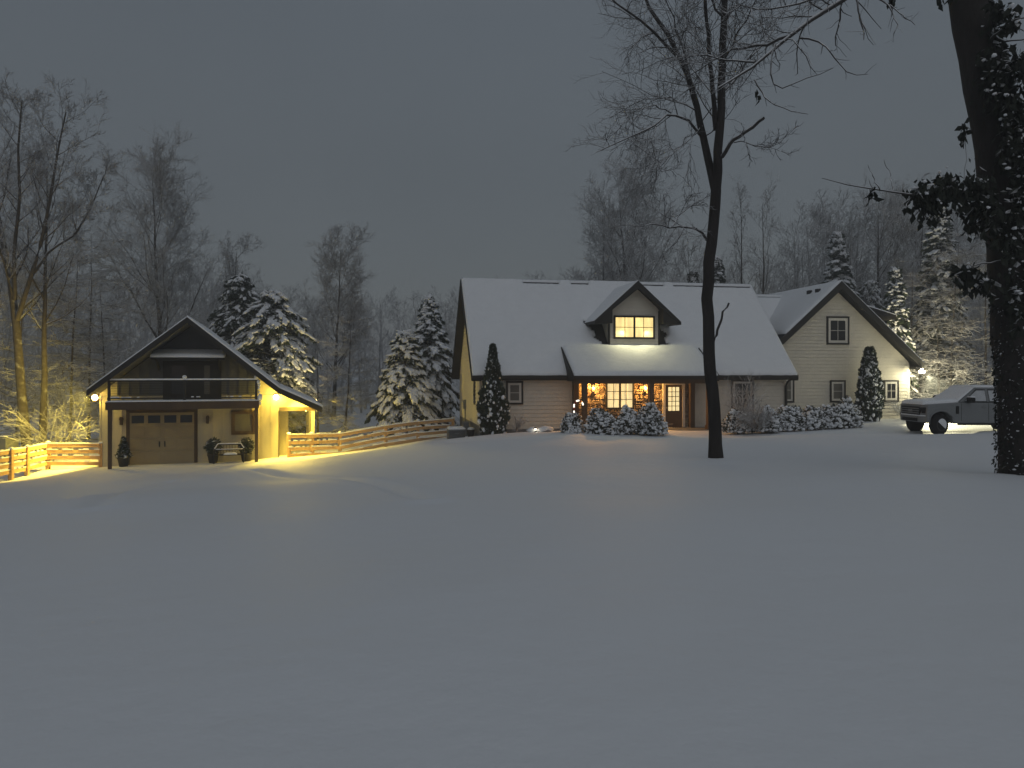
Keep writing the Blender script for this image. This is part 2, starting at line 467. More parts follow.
def build_ground():
    def axis(a, b, fine0, fine1, df, grow):
        xs = list(np.arange(fine0, fine1, df)); s = df; x = fine1
        while x < b: xs.append(x); s *= grow; x += s
        xs.append(b); s = df; x = fine0 - df
        pre = []
        while x > a: pre.append(x); s *= grow; x -= s
        pre.append(a)
        return np.array(pre[::-1] + xs)
    xs = axis(-400, 400, -22, 26, 0.14, 1.12); ys = axis(-40, 500, 1.0, 40, 0.16, 1.1)
    X, Y = np.meshgrid(xs, ys)
    Yc = np.minimum(Y, 125.0); Xc = np.clip(X, -95, 95)
    Z = ground_np(Xc, Yc)
    rng = np.random.default_rng(5)
    for k in range(60):                                   # gentle drifts
        a = rng.random() * 6.28; w = 0.25 + 1.2 * rng.random(); ph = rng.random() * 6.28
        Z += 0.006 / w * np.sin((X * math.cos(a) + Y * math.sin(a)) * w + ph) * (np.abs(X) < 60)
    for mx, my, mh, mr in MOUNDS:
        Z += mh * np.exp(-((X - mx) ** 2 + (Y - my) ** 2) / (2 * mr * mr))
    # the snowed-over front walk, a shallow trough from the porch towards the drive
    walk = [(9.3, 33.6), (9.0, 32.2), (4.0, 31.0), (-2.0, 30.6)]
    walk2 = [(9.3, 33.4), (13.5, 32.0), (18, 30.5)]
    for wk in (walk, walk2):
        D = np.full(X.shape, 1e9)
        for (ax, ay), (bx, by) in zip(wk[:-1], wk[1:]):
            dx, dy = bx - ax, by - ay; t = np.clip(((X - ax) * dx + (Y - ay) * dy) / (dx * dx + dy * dy), 0, 1)
            D = np.minimum(D, np.hypot(X - ax - t * dx, Y - ay - t * dy))
        Z -= 0.07 * (1 / (1 + np.exp((D - 0.65) * 9)))
    def groove(path, off, w, dep):  # shallow groove with raised lips along a path
        nonlocal Z
        path = resample([(px_, py_, 0) for px_, py_ in path], 24)[:, :2]; tt = nrm(np.gradient(path, axis=0)); pth = path + np.stack([-tt[:, 1], tt[:, 0]], 1) * off
        D = np.full(X.shape, 1e9)
        for (ax, ay), (bx, by) in zip(pth[:-1], pth[1:]):
            dx, dy = bx - ax, by - ay; t = np.clip(((X - ax) * dx + (Y - ay) * dy) / (dx * dx + dy * dy), 0, 1)
            D = np.minimum(D, np.hypot(X - ax - t * dx, Y - ay - t * dy))
        Z += dep * (-np.exp(-(D / w) ** 2) + 0.55 * np.exp(-((D - 1.7 * w) / w) ** 2))
    groove([(-1.35, 11.8), (-2.6, 15.5), (-4.6, 19.5), (-7.2, 23.5), (-9.2, 27.0)], 0, 0.18, 0.11)
    groove([(-7.4, 13.5), (-9.0, 17.0), (-10.6, 21.5), (-11.6, 26.0)], 0, 0.19, 0.09)
    ny, nx = X.shape
    idx = np.arange(nx * ny).reshape(ny, nx)
    f = np.stack([idx[:-1, :-1], idx[:-1, 1:], idx[1:, 1:], idx[1:, :-1]], -1).reshape(-1, 4)
    o = npmesh("snow_ground", [(np.stack([X, Y, Z], -1).reshape(-1, 3), f, 0)], M['ground'])
    tag(o, kind="structure")

HM = Matrix.Translation((-1.545, 36.7, 0)) @ Matrix.Rotation(R(10), 4, 'Z')
def hp(x, y, z=0.0):
    return HM @ Vector((x, y, z))


# ------------------------------------------------------------------ house builders
def snow_slab(mb, A, B, C, D, thick, nu, nv, mask=None, seed=0, edge=0.55):
    """rounded snow on a roof plane. A eave left, B eave right, C ridge right, D ridge left"""
    rng = np.random.default_rng(seed)
    A, B, C, D = (np.array(p, float) for p in (A, B, C, D))
    u = np.linspace(0, 1, nu + 1); v = np.linspace(0, 1, nv + 1)
    U, V = np.meshgrid(u, v)
    base = ((1 - U) * (1 - V))[..., None] * A + (U * (1 - V))[..., None] * B + (U * V)[..., None] * C + ((1 - U) * V)[..., None] * D
    keep = np.ones((nv, nu), bool)
    if mask is not None:
        for j in range(nv):
            for i in range(nu):
                c = (base[j, i] + base[j + 1, i + 1]) / 2
                keep[j, i] = not mask(c, rng)
    used = np.zeros((nv + 1, nu + 1)); cnt = np.zeros((nv + 1, nu + 1))
    for dj in (0, 1):
        for di in (0, 1):
            used[dj:nv + dj, di:nu + di] += keep; cnt[dj:nv + dj, di:nu + di] += 1
    inner = used >= 4
    th = np.where(inner, thick, thick * edge) * (0.93 + 0.14 * rng.random(U.shape))
    lip = rng.random(nu + 1) * 0.05; dv = base[min(1, nv), :] - base[0, :]; dv = dv / np.maximum(np.linalg.norm(dv, axis=1, keepdims=True), 1e-9)
    lip = (lip + np.roll(lip, 1) + np.roll(lip, 2)) / 3
    base[0, :] -= dv * lip[:, None]
    top = base.copy(); top[..., 2] += th
    bot = base.copy(); bot[..., 2] += 0.004
    idx = np.arange((nu + 1) * (nv + 1)).reshape(nv + 1, nu + 1); n = idx.size
    fs = []
    for j in range(nv):
        for i in range(nu):
            if not keep[j, i]: continue
            a, b, c, d = idx[j, i], idx[j, i + 1], idx[j + 1, i + 1], idx[j + 1, i]
            fs.append((a, b, c, d))
            if j == 0 or not keep[j - 1, i]: fs.append((b, a, a + n, b + n))
            if j == nv - 1 or not keep[j + 1, i]: fs.append((d, c, c + n, d + n))
            if i == 0 or not keep[j, i - 1]: fs.append((a, d, d + n, a + n))
            if i == nu - 1 or not keep[j, i + 1]: fs.append((c, b, b + n, c + n))
    mb.add([tuple(p) for p in top.reshape(-1, 3)] + [tuple(p) for p in bot.reshape(-1, 3)], fs)

def lap_wall(mb, P, ul, ur, z0, z1, step=0.19, out=0.04):
    z = z0
    while z < z1 - 1e-4:
        zt = min(z + step, z1)
        zg = zt - 0.011
        mb.quad(P(ul(z), z, out), P(ur(z), z, out), P(ur(zg), zg, 0.006), P(ul(zg), zg, 0.006))
        mb.quad(P(ul(z), z, -0.05), P(ur(z), z, -0.05), P(ur(zt), zt, -0.05), P(ul(zt), zt, -0.05))
        mb.quad(P(ul(z), z, 0), P(ur(z), z, 0), P(ur(z), z, out), P(ul(z), z, out))
        z = zt

def slab(mb, A, B, C, D, t, mi=0):
    lo = [Vector(p) - Vector((0, 0, t)) for p in (A, B, C, D)]
    mb.hexa(lo, [A, B, C, D], mi)

def window_front(parent, x0, x1, z0, z1, y, frame, trim, pane, cols=1, rows=2, inner=0.10, mullion=1, name="window"):
    """window in a wall whose outside faces -y at y"""
    w = MB(); t = 0.09                               # dark outer casing
    w.box(x0, x0 + t, y - 0.07, y + 0.01, z0, z1); w.box(x1 - t, x1, y - 0.07, y + 0.01, z0, z1)
    w.box(x0 + t, x1 - t, y - 0.07, y + 0.01, z1 - t, z1); w.box(x0 + t, x1 - t, y - 0.08, y + 0.01, z0, z0 + t)
    win = w.build(name, frame, parent)
    i0, i1, j0, j1 = x0 + t, x1 - t, z0 + t, z1 - t
    if trim:
        s = MB(); k = inner
        s.box(i0, i0 + k, y - 0.05, y + 0.01, j0, j1); s.box(i1 - k, i1, y - 0.05, y + 0.01, j0, j1)
        s.box(i0 + k, i1 - k, y - 0.05, y + 0.01, j1 - k, j1); s.box(i0 + k, i1 - k, y - 0.05, y + 0.01, j0, j0 + k)
        s.build("sash", trim, win)
        i0, i1, j0, j1 = i0 + k, i1 - k, j0 + k, j1 - k
    g = MB(); g.quad((i0, y - 0.024, j0), (i1, y - 0.024, j0), (i1, y - 0.024, j1), (i0, y - 0.024, j1)); g.build("pane", pane, win)
    b = MB(); wd = (i1 - i0) / mullion
    for q in range(1, mullion): b.box(i0 + q * wd - 0.05, i0 + q * wd + 0.05, y - 0.06, y - 0.02, j0, j1)
    for q in range(mullion):
        for c in range(1, cols):
            xx = i0 + q * wd + wd * c / cols; b.box(xx - 0.014, xx + 0.014, y - 0.04, y - 0.026, j0, j1)
    for r in range(1, rows):
        zz = j0 + (j1 - j0) * r / rows; b.box(i0, i1, y - 0.038, y - 0.028, zz - 0.014, zz + 0.014)
    b.build("muntins", frame if mullion > 1 or not trim else trim, win)
    return win

def build_house():
    H = thing("farmhouse", "long pale house with snowy roof, lit dormer and stone porch", "house", (-1.545, 36.7, 0.0), R(10))
    S = 1.04; RT = lambda y: 2.75 + (y + 0.45) * S       # main roof top plane, front
    L = 15.97
    # ---- main walls
    w = MB()
    Pf = lambda u, z, o: (u, -o, z)
    lap_wall(w, Pf, lambda z: 0, lambda z: 4.83, 0.12, 2.62)
    lap_wall(w, Pf, lambda z: 10.7, lambda z: L, 0.12, 2.62)
    w.quad((0, 0.07, -1), (L, 0.07, -1), (L, 0.07, 2.9), (0, 0.07, 2.9))
    Pl = lambda u, z, o: (-o, u, z)
    fy = lambda z: 0.0 if z < 2.95 else (z - 2.95) / S
    lap_wall(w, Pl, lambda z: 9.0 - fy(z), fy, 0.3, 7.5)
    w.add([(L, 0, -1), (L, 9, -1), (L, 9, 2.95), (L, 4.5, 7.6), (L, 0, 2.95)], [(0, 1, 2, 3, 4)])
    w.quad((0, 9, -1), (L, 9, -1), (L, 9, 2.9), (0, 9, 2.9))
    w.build("wall", M['siding'], H)
    for x in (-0.03, L - 0.12):
        c = MB(); c.box(x, x + 0.15, -0.045, 0.08, 0.1, 2.62); c.build("corner_board", M['siding'], H)
    f = MB(); f.box(-0.02, L, -0.02, 9.02, -1.2, 0.12); f.box(-0.025, 0.5, -0.025, 9.0, -1.2, 0.3); f.build("foundation", M['concrete'], H)
    st = MB(); st.box(4.84, 10.7, -0.02, 0.02, 0.0, 2.62)
    rs = random.Random(12); z = 0.0
    while z < 2.58:
        hz = min(rs.uniform(0.13, 0.27), 2.6 - z); x = 4.86
        while x < 10.66:
            wx = min(rs.uniform(0.18, 0.55), 10.68 - x); g = 0.014; o = rs.uniform(0.035, 0.12); c = 0.03; j = lambda: rs.uniform(-.018, .018)
            if hz > 0.2 and rs.random() < 0.35: parts_ = [(z, z + hz * 0.5), (z + hz * 0.5, z + hz)]
            else: parts_ = [(z, z + hz)]
            for za, zb in parts_:
                o2 = o + rs.uniform(-.02, .02)
                b4 = [(x + g, -0.02, za + g), (x + wx - g, -0.02, za + g), (x + wx - g, -0.02, zb - g), (x + g, -0.02, zb - g)]
                t4 = [(x + g + c + j(), -o2, za + g + c + j()), (x + wx - g - c + j(), -o2, za + g + c + j()), (x + wx - g - c + j(), -o2 - j(), zb - g - c + j()), (x + g + c + j(), -o2, zb - g - c + j())]
                st.hexa(b4, t4)
            x += wx
        z += hz
    st.build("stone_wall", M['stone'], H)
    for xa, xb in ((4.58, 4.84), (10.62, 10.86)):
        pl = MB(); pl.box(xa, xb, -0.34, 0.0, 0.1, 2.52); pl.build("porch_pilaster", M['brown'], H)
    # ---- main roof
    r = MB()
    r.prism([(-0.45, 2.55), (-0.45, 2.75), (4.5, 7.9), (9.45, 2.75), (9.45, 2.55), (4.5, 7.66)], 'x', -0.43, L + 0.42)
    roof = r.build("roof", M['shingle'], H)
    s = MB()
    def mask_main(p, rng):
        x, y = p[0], p[1]
        if 6.6 < x < 9.5 and 0.8 < y: return 2.75 + (y + 0.45) * S < 7.12 - abs(x - 8.09) * 0.887
        if 5.95 + 0.25 * math.sin(y * 5) < x <= 6.6 and 0.85 + (6.6 - x) * 0.9 < y < 2.3: return True
        if 9.5 <= x < 9.98 + 0.12 * math.sin(y * 9) and 0.9 < y < 2.2: return True
        if y > 4.25 and y < 4.42 and (2.9 < x < 5.0 or 5.6 < x < 11 or 11.6 < x < 16.3): return True
        if 4.4 < x < 11.4 and y < 0.62: return True
        return False
    snow_slab(s, (-0.43, -0.47, 2.75), (L + 0.42, -0.47, 2.75), (L + 0.42, 4.5, 7.9), (-0.43, 4.5, 7.9), 0.17, 150, 60, mask_main, 1)
    snow_slab(s, (L + 0.42, 9.47, 2.75), (-0.43, 9.47, 2.75), (-0.43, 4.5, 7.9), (L + 0.42, 4.5, 7.9), 0.13, 30, 12, None, 2)
    s.build("snow_cover", M['snow'], roof, smooth=True)
    # trim: gutters and rakes
    g = MB(); g.box(-0.43, 4.2, -0.58, -0.452, 2.56, 2.73); g.box(11.52, L + 0.42, -0.58, -0.452, 2.56, 2.73); g.box(-0.40, L + 0.40, -0.45, 0.0, 2.50, 2.545)
    g.build("gutter", M['black'], H)
    for x in (-0.45, L + 0.44):
        k = MB()
        k.beam((x, -0.5, 2.56), (x, 4.5, 7.76), 0.05, 0.26, (1, 0, 0)) if False else None
        k.prism([(-0.5, 2.48), (-0.5, 2.74), (4.5, 7.9), (9.5, 2.74), (9.5, 2.48), (4.5, 7.60)], 'x', x - 0.03, x + 0.022)
        k.prism([(-0.45, 2.46), (-0.45, 2.50), (4.5, 7.56), (9.45, 2.50), (9.45, 2.46), (4.5, 7.52)], 'x', min(x, 0.0 if x < 1 else L), max(x, 0.0 if x < 1 else L))
        k.build("rake_board", M['black'], H)
    d = MB(); d.beam((L - 0.02, -0.12, 0.1), (L - 0.02, -0.12, 2.2), 0.1, 0.1, (0, 1, 0)); d.tube([(L - 0.02, -0.12, 2.2), (L, -0.3, 2.42), (L + 0.1, -0.5, 2.56)], 0.05)
    d.build("downspout", M['black'], H)
    # ---- windows
    window_front(H, 1.27, 2.11, 1.32, 2.46, -0.022, M['black'], M['white'], M['blind'], inner=0.11)
    window_front(H, 12.96, 14.18, 0.95, 2.5, -0.022, M['black'], M['white'], M['glass'], cols=2, rows=3, inner=0.10)
    window_front(H, 6.25, 7.72, 1.05, 2.42, -0.125, M['black'], None, M['lit_porch'], cols=2, rows=3, mullion=2)
    sw = MB(); sw.box(-0.06, 0.0, 1.55, 2.15, 1.25, 2.5); sw.box(-0.075, -0.06, 1.62, 2.08, 1.32, 2.43, 1); sw.build("side_window", [M['black'], M['glass']], H)
    mt = MB(); mt.box(-0.16, -0.02, 5.65, 6.05, 0.85, 1.35); mt.box(-0.09, -0.03, 5.82, 5.88, 0.0, 0.85); mt.build("electric_meter", M['metal'], H)
    # ---- front door
    d = MB(); x0, x1 = 9.24, 10.40
    d.box(x0, x0 + 0.13, -0.17, -0.03, 0.12, 2.38); d.box(x1 - 0.13, x1, -0.17, -0.03, 0.12, 2.38); d.box(x0 + 0.13, x1 - 0.13, -0.17, -0.03, 2.25, 2.38)
    fr = d.build("door_frame", M['white'], H)
    d = MB(); d.box(x0 + 0.13, x1 - 0.13, -0.135, -0.03, 0.12, 2.25)
    door = d.build("front_door", M['brown'], H)
    g = MB(); gx0, gx1, g0, g1 = x0 + 0.28, x1 - 0.30, 0.95, 2.14
    g.quad((gx0, -0.14, g0), (gx1, -0.14, g0), (gx1, -0.14, g1), (gx0, -0.14, g1)); g.build("door_glass", M['lit_door'], door)
    b = MB()
    for k in (1, 2): xx = gx0 + (gx1 - gx0) * k / 3; b.box(xx - 0.017, xx + 0.017, -0.155, -0.142, g0, g1)
    for k in range(1, 5): zz = g0 + (g1 - g0) * k / 5; b.box(gx0, gx1, -0.153, -0.144, zz - 0.015, zz + 0.015)
    b.build("muntins", M['brown'], door)
    b = MB(); b.ball((x0 + 0.2, -0.17, 1.1), 0.04); b.build("door_handle", M['metal'], door)
    # ---- porch
    PX0, PX1, PY = 4.24, 11.5, -1.6
    p = MB(); slab(p, (PX0, PY, 2.72), (PX1, PY, 2.72), (PX1, 0.95, 4.18), (PX0, 0.95, 4.18), 0.16)
    proof = p.build("porch_roof", M['shingle'], H)
    s = MB(); snow_slab(s, (PX0 + .02, PY - 0.02, 2.72), (PX1 - .02, PY - 0.02, 2.72), (PX1 - .02, 1.05, 4.24), (PX0 + .02, 1.05, 4.24), 0.16, 60, 20, None, 3)
    s.build("snow_cover", M['snow'], proof, smooth=True)
    for xa, xb in ((PX0 - 0.06, PX0 - 0.003), (PX1 + 0.003, PX1 + 0.06)):
        t = MB(); t.prism([(PY - 0.02, 2.46), (PY - 0.02, 2.76), (1.0, 4.32), (-0.3, 2.86), (-0.55, 2.46)], 'x', xa, xb); t.build("porch_rake", M['black'], H)
    g = MB(); g.box(PX0 - 0.05, PX1 + 0.05, PY - 0.15, PY - 0.025, 2.54, 2.72); g.build("porch_gutter", M['black'], H)
    g = MB(); g.box(PX0 + 0.02, PX1 - 0.02, PY + 0.05, PY + 0.25, 2.34, 2.52); g.build("porch_beam", M['brown'], H)
    g = MB(); g.box(PX0, PX1, PY + 0.02, -0.06, 2.525, 2.56); g.build("porch_ceiling", M['brown'], H)
    g = MB(); g.box(PX0, PX1, PY - 0.1, 0.0, -0.5, 0.10); g.build("porch_floor", M['concrete'], H)
    for x in (PX0 + 0.45, 8.0, PX1 - 0.5):
        g = MB(); g.box(x, x + 0.24, PY + 0.03, PY + 0.27, 0.1, 2.34); g.box(x - 0.04, x + 0.28, PY - 0.01, PY + 0.31, 0.1, 0.3); g.build("porch_post", M['brown'], H)
    for k, x in enumerate((5.62, 8.30)):
        g = MB(); g.box(x - 0.06, x + 0.06, -0.14, -0.03, 1.95, 2.25); g.box(x - 0.09, x + 0.09, -0.28, -0.10, 2.24, 2.28); g.box(x - 0.06, x + 0.06, -0.25, -0.11, 1.92, 1.95)
        for dx, dy in ((-.07, -.26), (.06, -.26)): g.box(x + dx, x + dx + 0.012, dy, dy + 0.012, 1.95, 2.24)
        ln = g.build("wall_lantern", M['black'], H)
        g = MB(); g.ball((x, -0.18, 2.1), 0.06); g.build("bulb", M['bulb_sconce'], ln, True)
        lamp("sconce_light", 'POINT', (x, -0.32, 2.10), 200, (1.0, 0.48, 0.11), ln, 0.05)
    # ---- dormer
    DX, dz0, DY = 8.09, 4.1, 0.9
    w = MB()
    hw = 1.34; sl = 0.887
    zt = lambda a: 7.38 - abs(a) * sl
    lap_wall(w, lambda u, z, o: (u, DY - o, z), lambda z: DX - min(hw, (7.30 - z) / sl), lambda z: DX + min(hw, (7.30 - z) / sl), dz0, 7.28, out=0.012)
    for sgn in (-1, 1):
        x = DX + sgn * hw
        w.add([(x, DY, dz0), (x, DY, 6.12), (x, 3.0, 6.12)], [(0, 1, 2)])
    w.build("dormer_wall", M['siding'], H)
    c = MB()
    for sgn in (-1, 1): c.box(DX + sgn * hw - 0.05, DX + sgn * hw + 0.05, DY - 0.03, DY + 0.05, dz0, 6.05)
    c.box(DX - hw, DX + hw, DY - 0.035, DY + 0.01, dz0 - 0.02, dz0 + 0.08)
    c.build("dormer_trim", M['black'], H)
    r = MB(); ez = 5.46; eh = 2.28; rz = 7.50
    for sgn in (-1, 1):
        A, B, C, D = (DX + sgn * eh, 0.30, ez), (DX, 0.30, rz), (DX, 4.3, rz), (DX + sgn * eh, 2.4, ez)
        if sgn < 0: slab(r, A, B, C, D, 0.14)
        else: slab(r, B, A, D, C, 0.14)
    dr = r.build("dormer_roof", M['black'], H)
    s = MB()
    for sgn in (-1, 1):
        A, B, C, D = (DX + sgn * eh, 0.36, ez + .004), (DX, 0.36, rz + .004), (DX, 4.2, rz + .004), (DX + sgn * eh, 2.3, ez + .004)
        if sgn < 0: snow_slab(s, A, B, C, D, 0.07, 20, 12, None, 6)
        else: snow_slab(s, B, A, D, C, 0.07, 20, 12, None, 7)
    s.build("snow_cover", M['snow'], dr, smooth=True)
    k = MB()
    for sgn in (-1, 1):
        a = Vector((DX + sgn * eh, 0, ez)); b = Vector((DX, 0, rz)); h = 0.33
        k.prism([(a.x, a.z), (b.x, b.z), (b.x, b.z - h * 1.2), (a.x, a.z - 0.16)] if sgn < 0 else [(b.x, b.z), (a.x, a.z), (a.x, a.z - 0.16), (b.x, b.z - h * 1.2)], 'y', 0.24, 0.298)
        k.prism([(DX + sgn * eh, ez - 0.15), (DX + sgn * hw, ez - 0.02 + (eh - hw) * sl - .14), (DX + sgn * hw, ez - 0.10)], 'y', 0.30, 0.9)
    k.build("dormer_rake", M['black'], H)
    window_front(H, 6.99, 9.18, 4.60, 5.78, DY - 0.014, M['black'], None, M['lit_dormer'], cols=2, rows=2, mullion=2)
    for dx in (-0.55, 0.55):
        lamp("added_window_spot", 'SPOT', (DX + dx, DY - 0.13, 5.15), 62, (1.0, 0.93, 0.52), H, 0.03, spot_size=R(150), spot_blend=0.5).rotation_euler = Vector((dx * 0.6, -0.75, -0.75)).to_track_quat('-Z', 'Y').to_euler()  # spots added outside the panes to brighten the porch roof snow
    # ---- wing
    WX, WY, WZ = 20.15, 2.0, 7.88
    sw_ = 0.885; wl_, wr_ = 15.97, 24.72
    w = MB()
    top = WZ - 0.42
    lap_wall(w, lambda u, z, o: (u, WY - o, z), lambda z: max(wl_, WX - (top - z) / sw_), lambda z: min(wr_, WX + (top - z) / sw_), 0.1, top - 0.02)
    w.quad((wr_, WY, -0.5), (wr_, 12, -0.5), (wr_, 12, 3.3), (wr_, WY, 3.3))
    w.build("wing_wall", M['siding'], H)
    f = MB(); f.box(wl_, wr_ - 0.01, WY - 0.01, 12, -0.6, 0.1); f.build("foundation", M['concrete'], H)
    c = MB(); c.box(wr_ - 0.14, wr_ + 0.02, WY - 0.035, WY + 0.08, 0.1, 3.0); c.build("corner_board", M['white'], H)
    r = MB(); oy = 1.45; eL, eR = 15.2, 25.22; ez2 = WZ - (eR - WX) * sw_
    slab(r, (eR, oy, ez2), (eR, 12.4, ez2), (WX, 12.4, WZ), (WX, oy, WZ), 0.2)
    slab(r, (WX, oy, WZ), (WX, 12.4, WZ), (eL, 12.4, WZ - (WX - eL) * sw_), (eL, oy, WZ - (WX - eL) * sw_), 0.2)
    wr = r.build("wing_roof", M['shingle'], H)
    s = MB()
    def mask_w(p, rng): return (p[0] < 16.85 and p[1] < 4.2)
    snow_slab(s, (eL, 12.4, WZ - (WX - eL) * sw_), (eL, oy - 0.02, WZ - (WX - eL) * sw_), (WX, oy - 0.02, WZ), (WX, 12.4, WZ), 0.13, 40, 24, mask_w, 8)
    snow_slab(s, (eR + .02, oy - 0.02, ez2), (eR + .02, 12.4, ez2), (WX, 12.4, WZ), (WX, oy - 0.02, WZ), 0.11, 40, 24, None, 9)
    s.build("snow_cover", M['snow'], wr, smooth=True)
    k = MB()
    for e_ in (eL + 1.2, eR):
        ze = WZ - abs(e_ - WX) * sw_
        poly = [(e_, ze), (WX, WZ), (WX, WZ - 0.44), (e_, ze - 0.40)]
        k.prism(poly if e_ < WX else [poly[1], poly[0], poly[3], poly[2]], 'y', oy - 0.06, oy - 0.003)
        k.prism([(e_, ze - 0.24), (WX, WZ - 0.24), (WX, WZ - 0.28), (e_, ze - 0.28)], 'y', oy, WY)
    k.build("wing_rake", M['black'], H)
    e_ = MB(); e_.box(24.74, eR + 0.05, oy, 12.3, ez2 - 0.34, ez2 - 0.205); e_.build("wing_soffit", M['black'], H)
    window_front(H, 16.86, 17.62, 1.22, 2.60, WY - 0.022, M['black'], M['white'], M['blind'], inner=0.10)
    window_front(H, 19.78, 20.72, 1.22, 2.45, WY - 0.022, M['black'], M['white'], M['blind'], inner=0.11)
    window_front(H, 23.08, 24.02, 1.22, 2.45, WY - 0.022, M['black'], M['white'], M['glass'], cols=2, inner=0.12)
    window_front(H, 19.58, 20.94, 4.42, 5.98, WY - 0.022, M['black'], M['white'], M['glass'], cols=2, inner=0.14)
    for vy in (2.5, 3.35):
        v = MB(); v.box(19.42, 19.56, vy, vy + 0.34, WZ - 0.73 * sw_ - 0.1, WZ - 0.60 * sw_ + 0.22); v.build("roof_vent", M['black'], H)
    # connector roof between main house and wing
    r = MB(); cz = 7.62; cy = 7.0
    r.prism([(2.3, cz - 4.7 * .9), (cy, cz), (12.2, cz - 5.2 * .9), (12.2, cz - 5.2 * .9 - .2), (cy, cz - .22), (2.3, cz - 4.7 * .9 - .2)], 'x', L + 0.45, 20.2)
    cr = r.build("link_roof", M['shingle'], H)
    s = MB()
    def mask_l(p, rng): return 6.72 < p[1] < 6.86
    snow_slab(s, (L + 0.45, 2.35, cz - 4.65 * .9), (20.2, 2.35, cz - 4.65 * .9), (20.2, cy, cz), (L + 0.45, cy, cz), 0.13, 16, 40, mask_l, 10)
    snow_slab(s, (20.2, 12.2, cz - 5.2 * .9), (L + 0.45, 12.2, cz - 5.2 * .9), (L + 0.45, cy, cz), (20.2, cy, cz), 0.13, 8, 8, None, 11)
    s.build("snow_cover", M['snow'], cr, smooth=True)
    # shed dormer on the wing's far slope
    w = MB(); sx1 = 25.0
    w.prism([(21.2, 6.9), (sx1, 6.15), (sx1, 3.3)], 'y', 4.9, 4.96)
    w.quad((sx1, 4.9, 3.2), (sx1, 9.5, 3.2), (sx1, 9.5, 6.2), (sx1, 4.9, 6.2))
    w.build("shed_dormer_wall", M['siding'], H)
    r = MB(); slab(r, (25.7, 4.4, 6.30), (25.7, 9.9, 6.30), (20.4, 9.9, 7.74), (20.4, 4.4, 7.74), 0.26)
    sr = r.build("shed_dormer_roof", M['black'], H)
    s = MB(); snow_slab(s, (25.7, 4.4, 6.303), (25.7, 9.9, 6.303), (20.4, 9.9, 7.743), (20.4, 4.4, 7.743), 0.1, 14, 14, None, 12); s.build("snow_cover", M['snow'], sr, smooth=True)
    # flood light under the wing eave
    g = MB(); g.lathe([(0.05, 0), (0.05, 0.05), (0.09, 0.12), (0.09, 0.16)], (24.95, 1.30, 2.95), 12); fl = g.build("flood_lamp", M['white'], H)
    for dx in (-0.09, 0.10):
        g = MB(); g.ball((24.95 + dx, 1.28, 2.91), 0.085); g.build("bulb", M['bulb_flood'], fl, True)
    lamp("flood_light", 'POINT', (25.02, 1.10, 2.80), 230, (1.0, 0.92, 0.58), fl, 0.08)
    lamp("flood_spot", 'SPOT', (25.3, 1.5, 2.75), 1500, (1.0, 0.85, 0.5), fl, 0.08, spot_size=R(120), spot_blend=0.8).rotation_euler = (HM.inverted() @ Vector((27.5, 49.0, 5.5)) - Vector((25.3, 1.5, 2.75))).to_track_quat('-Z', 'Y').to_euler()  # extra spot added to brighten the beeches behind the wing
    lamp("flood_spot", 'SPOT', (25.1, 1.0, 2.72), 8000, (1.0, 0.92, 0.58), fl, 0.08, spot_size=R(58), spot_blend=0.45).rotation_euler = (HM.inverted() @ Vector((22.3, 38.0, 0.3)) - Vector((25.1, 1.0, 2.72))).to_track_quat('-Z', 'Y').to_euler()  # extra spot added to brighten the drive under the truck
    return H

# ------------------------------------------------------------------ garage
GL, GR = (-17.0, 32.0, -1.2), R(17)
GM = Matrix.Translation(GL) @ Matrix.Rotation(GR, 4, 'Z')
def gp(x, y, z=0.0):
    return GM @ Vector((x, y, z))

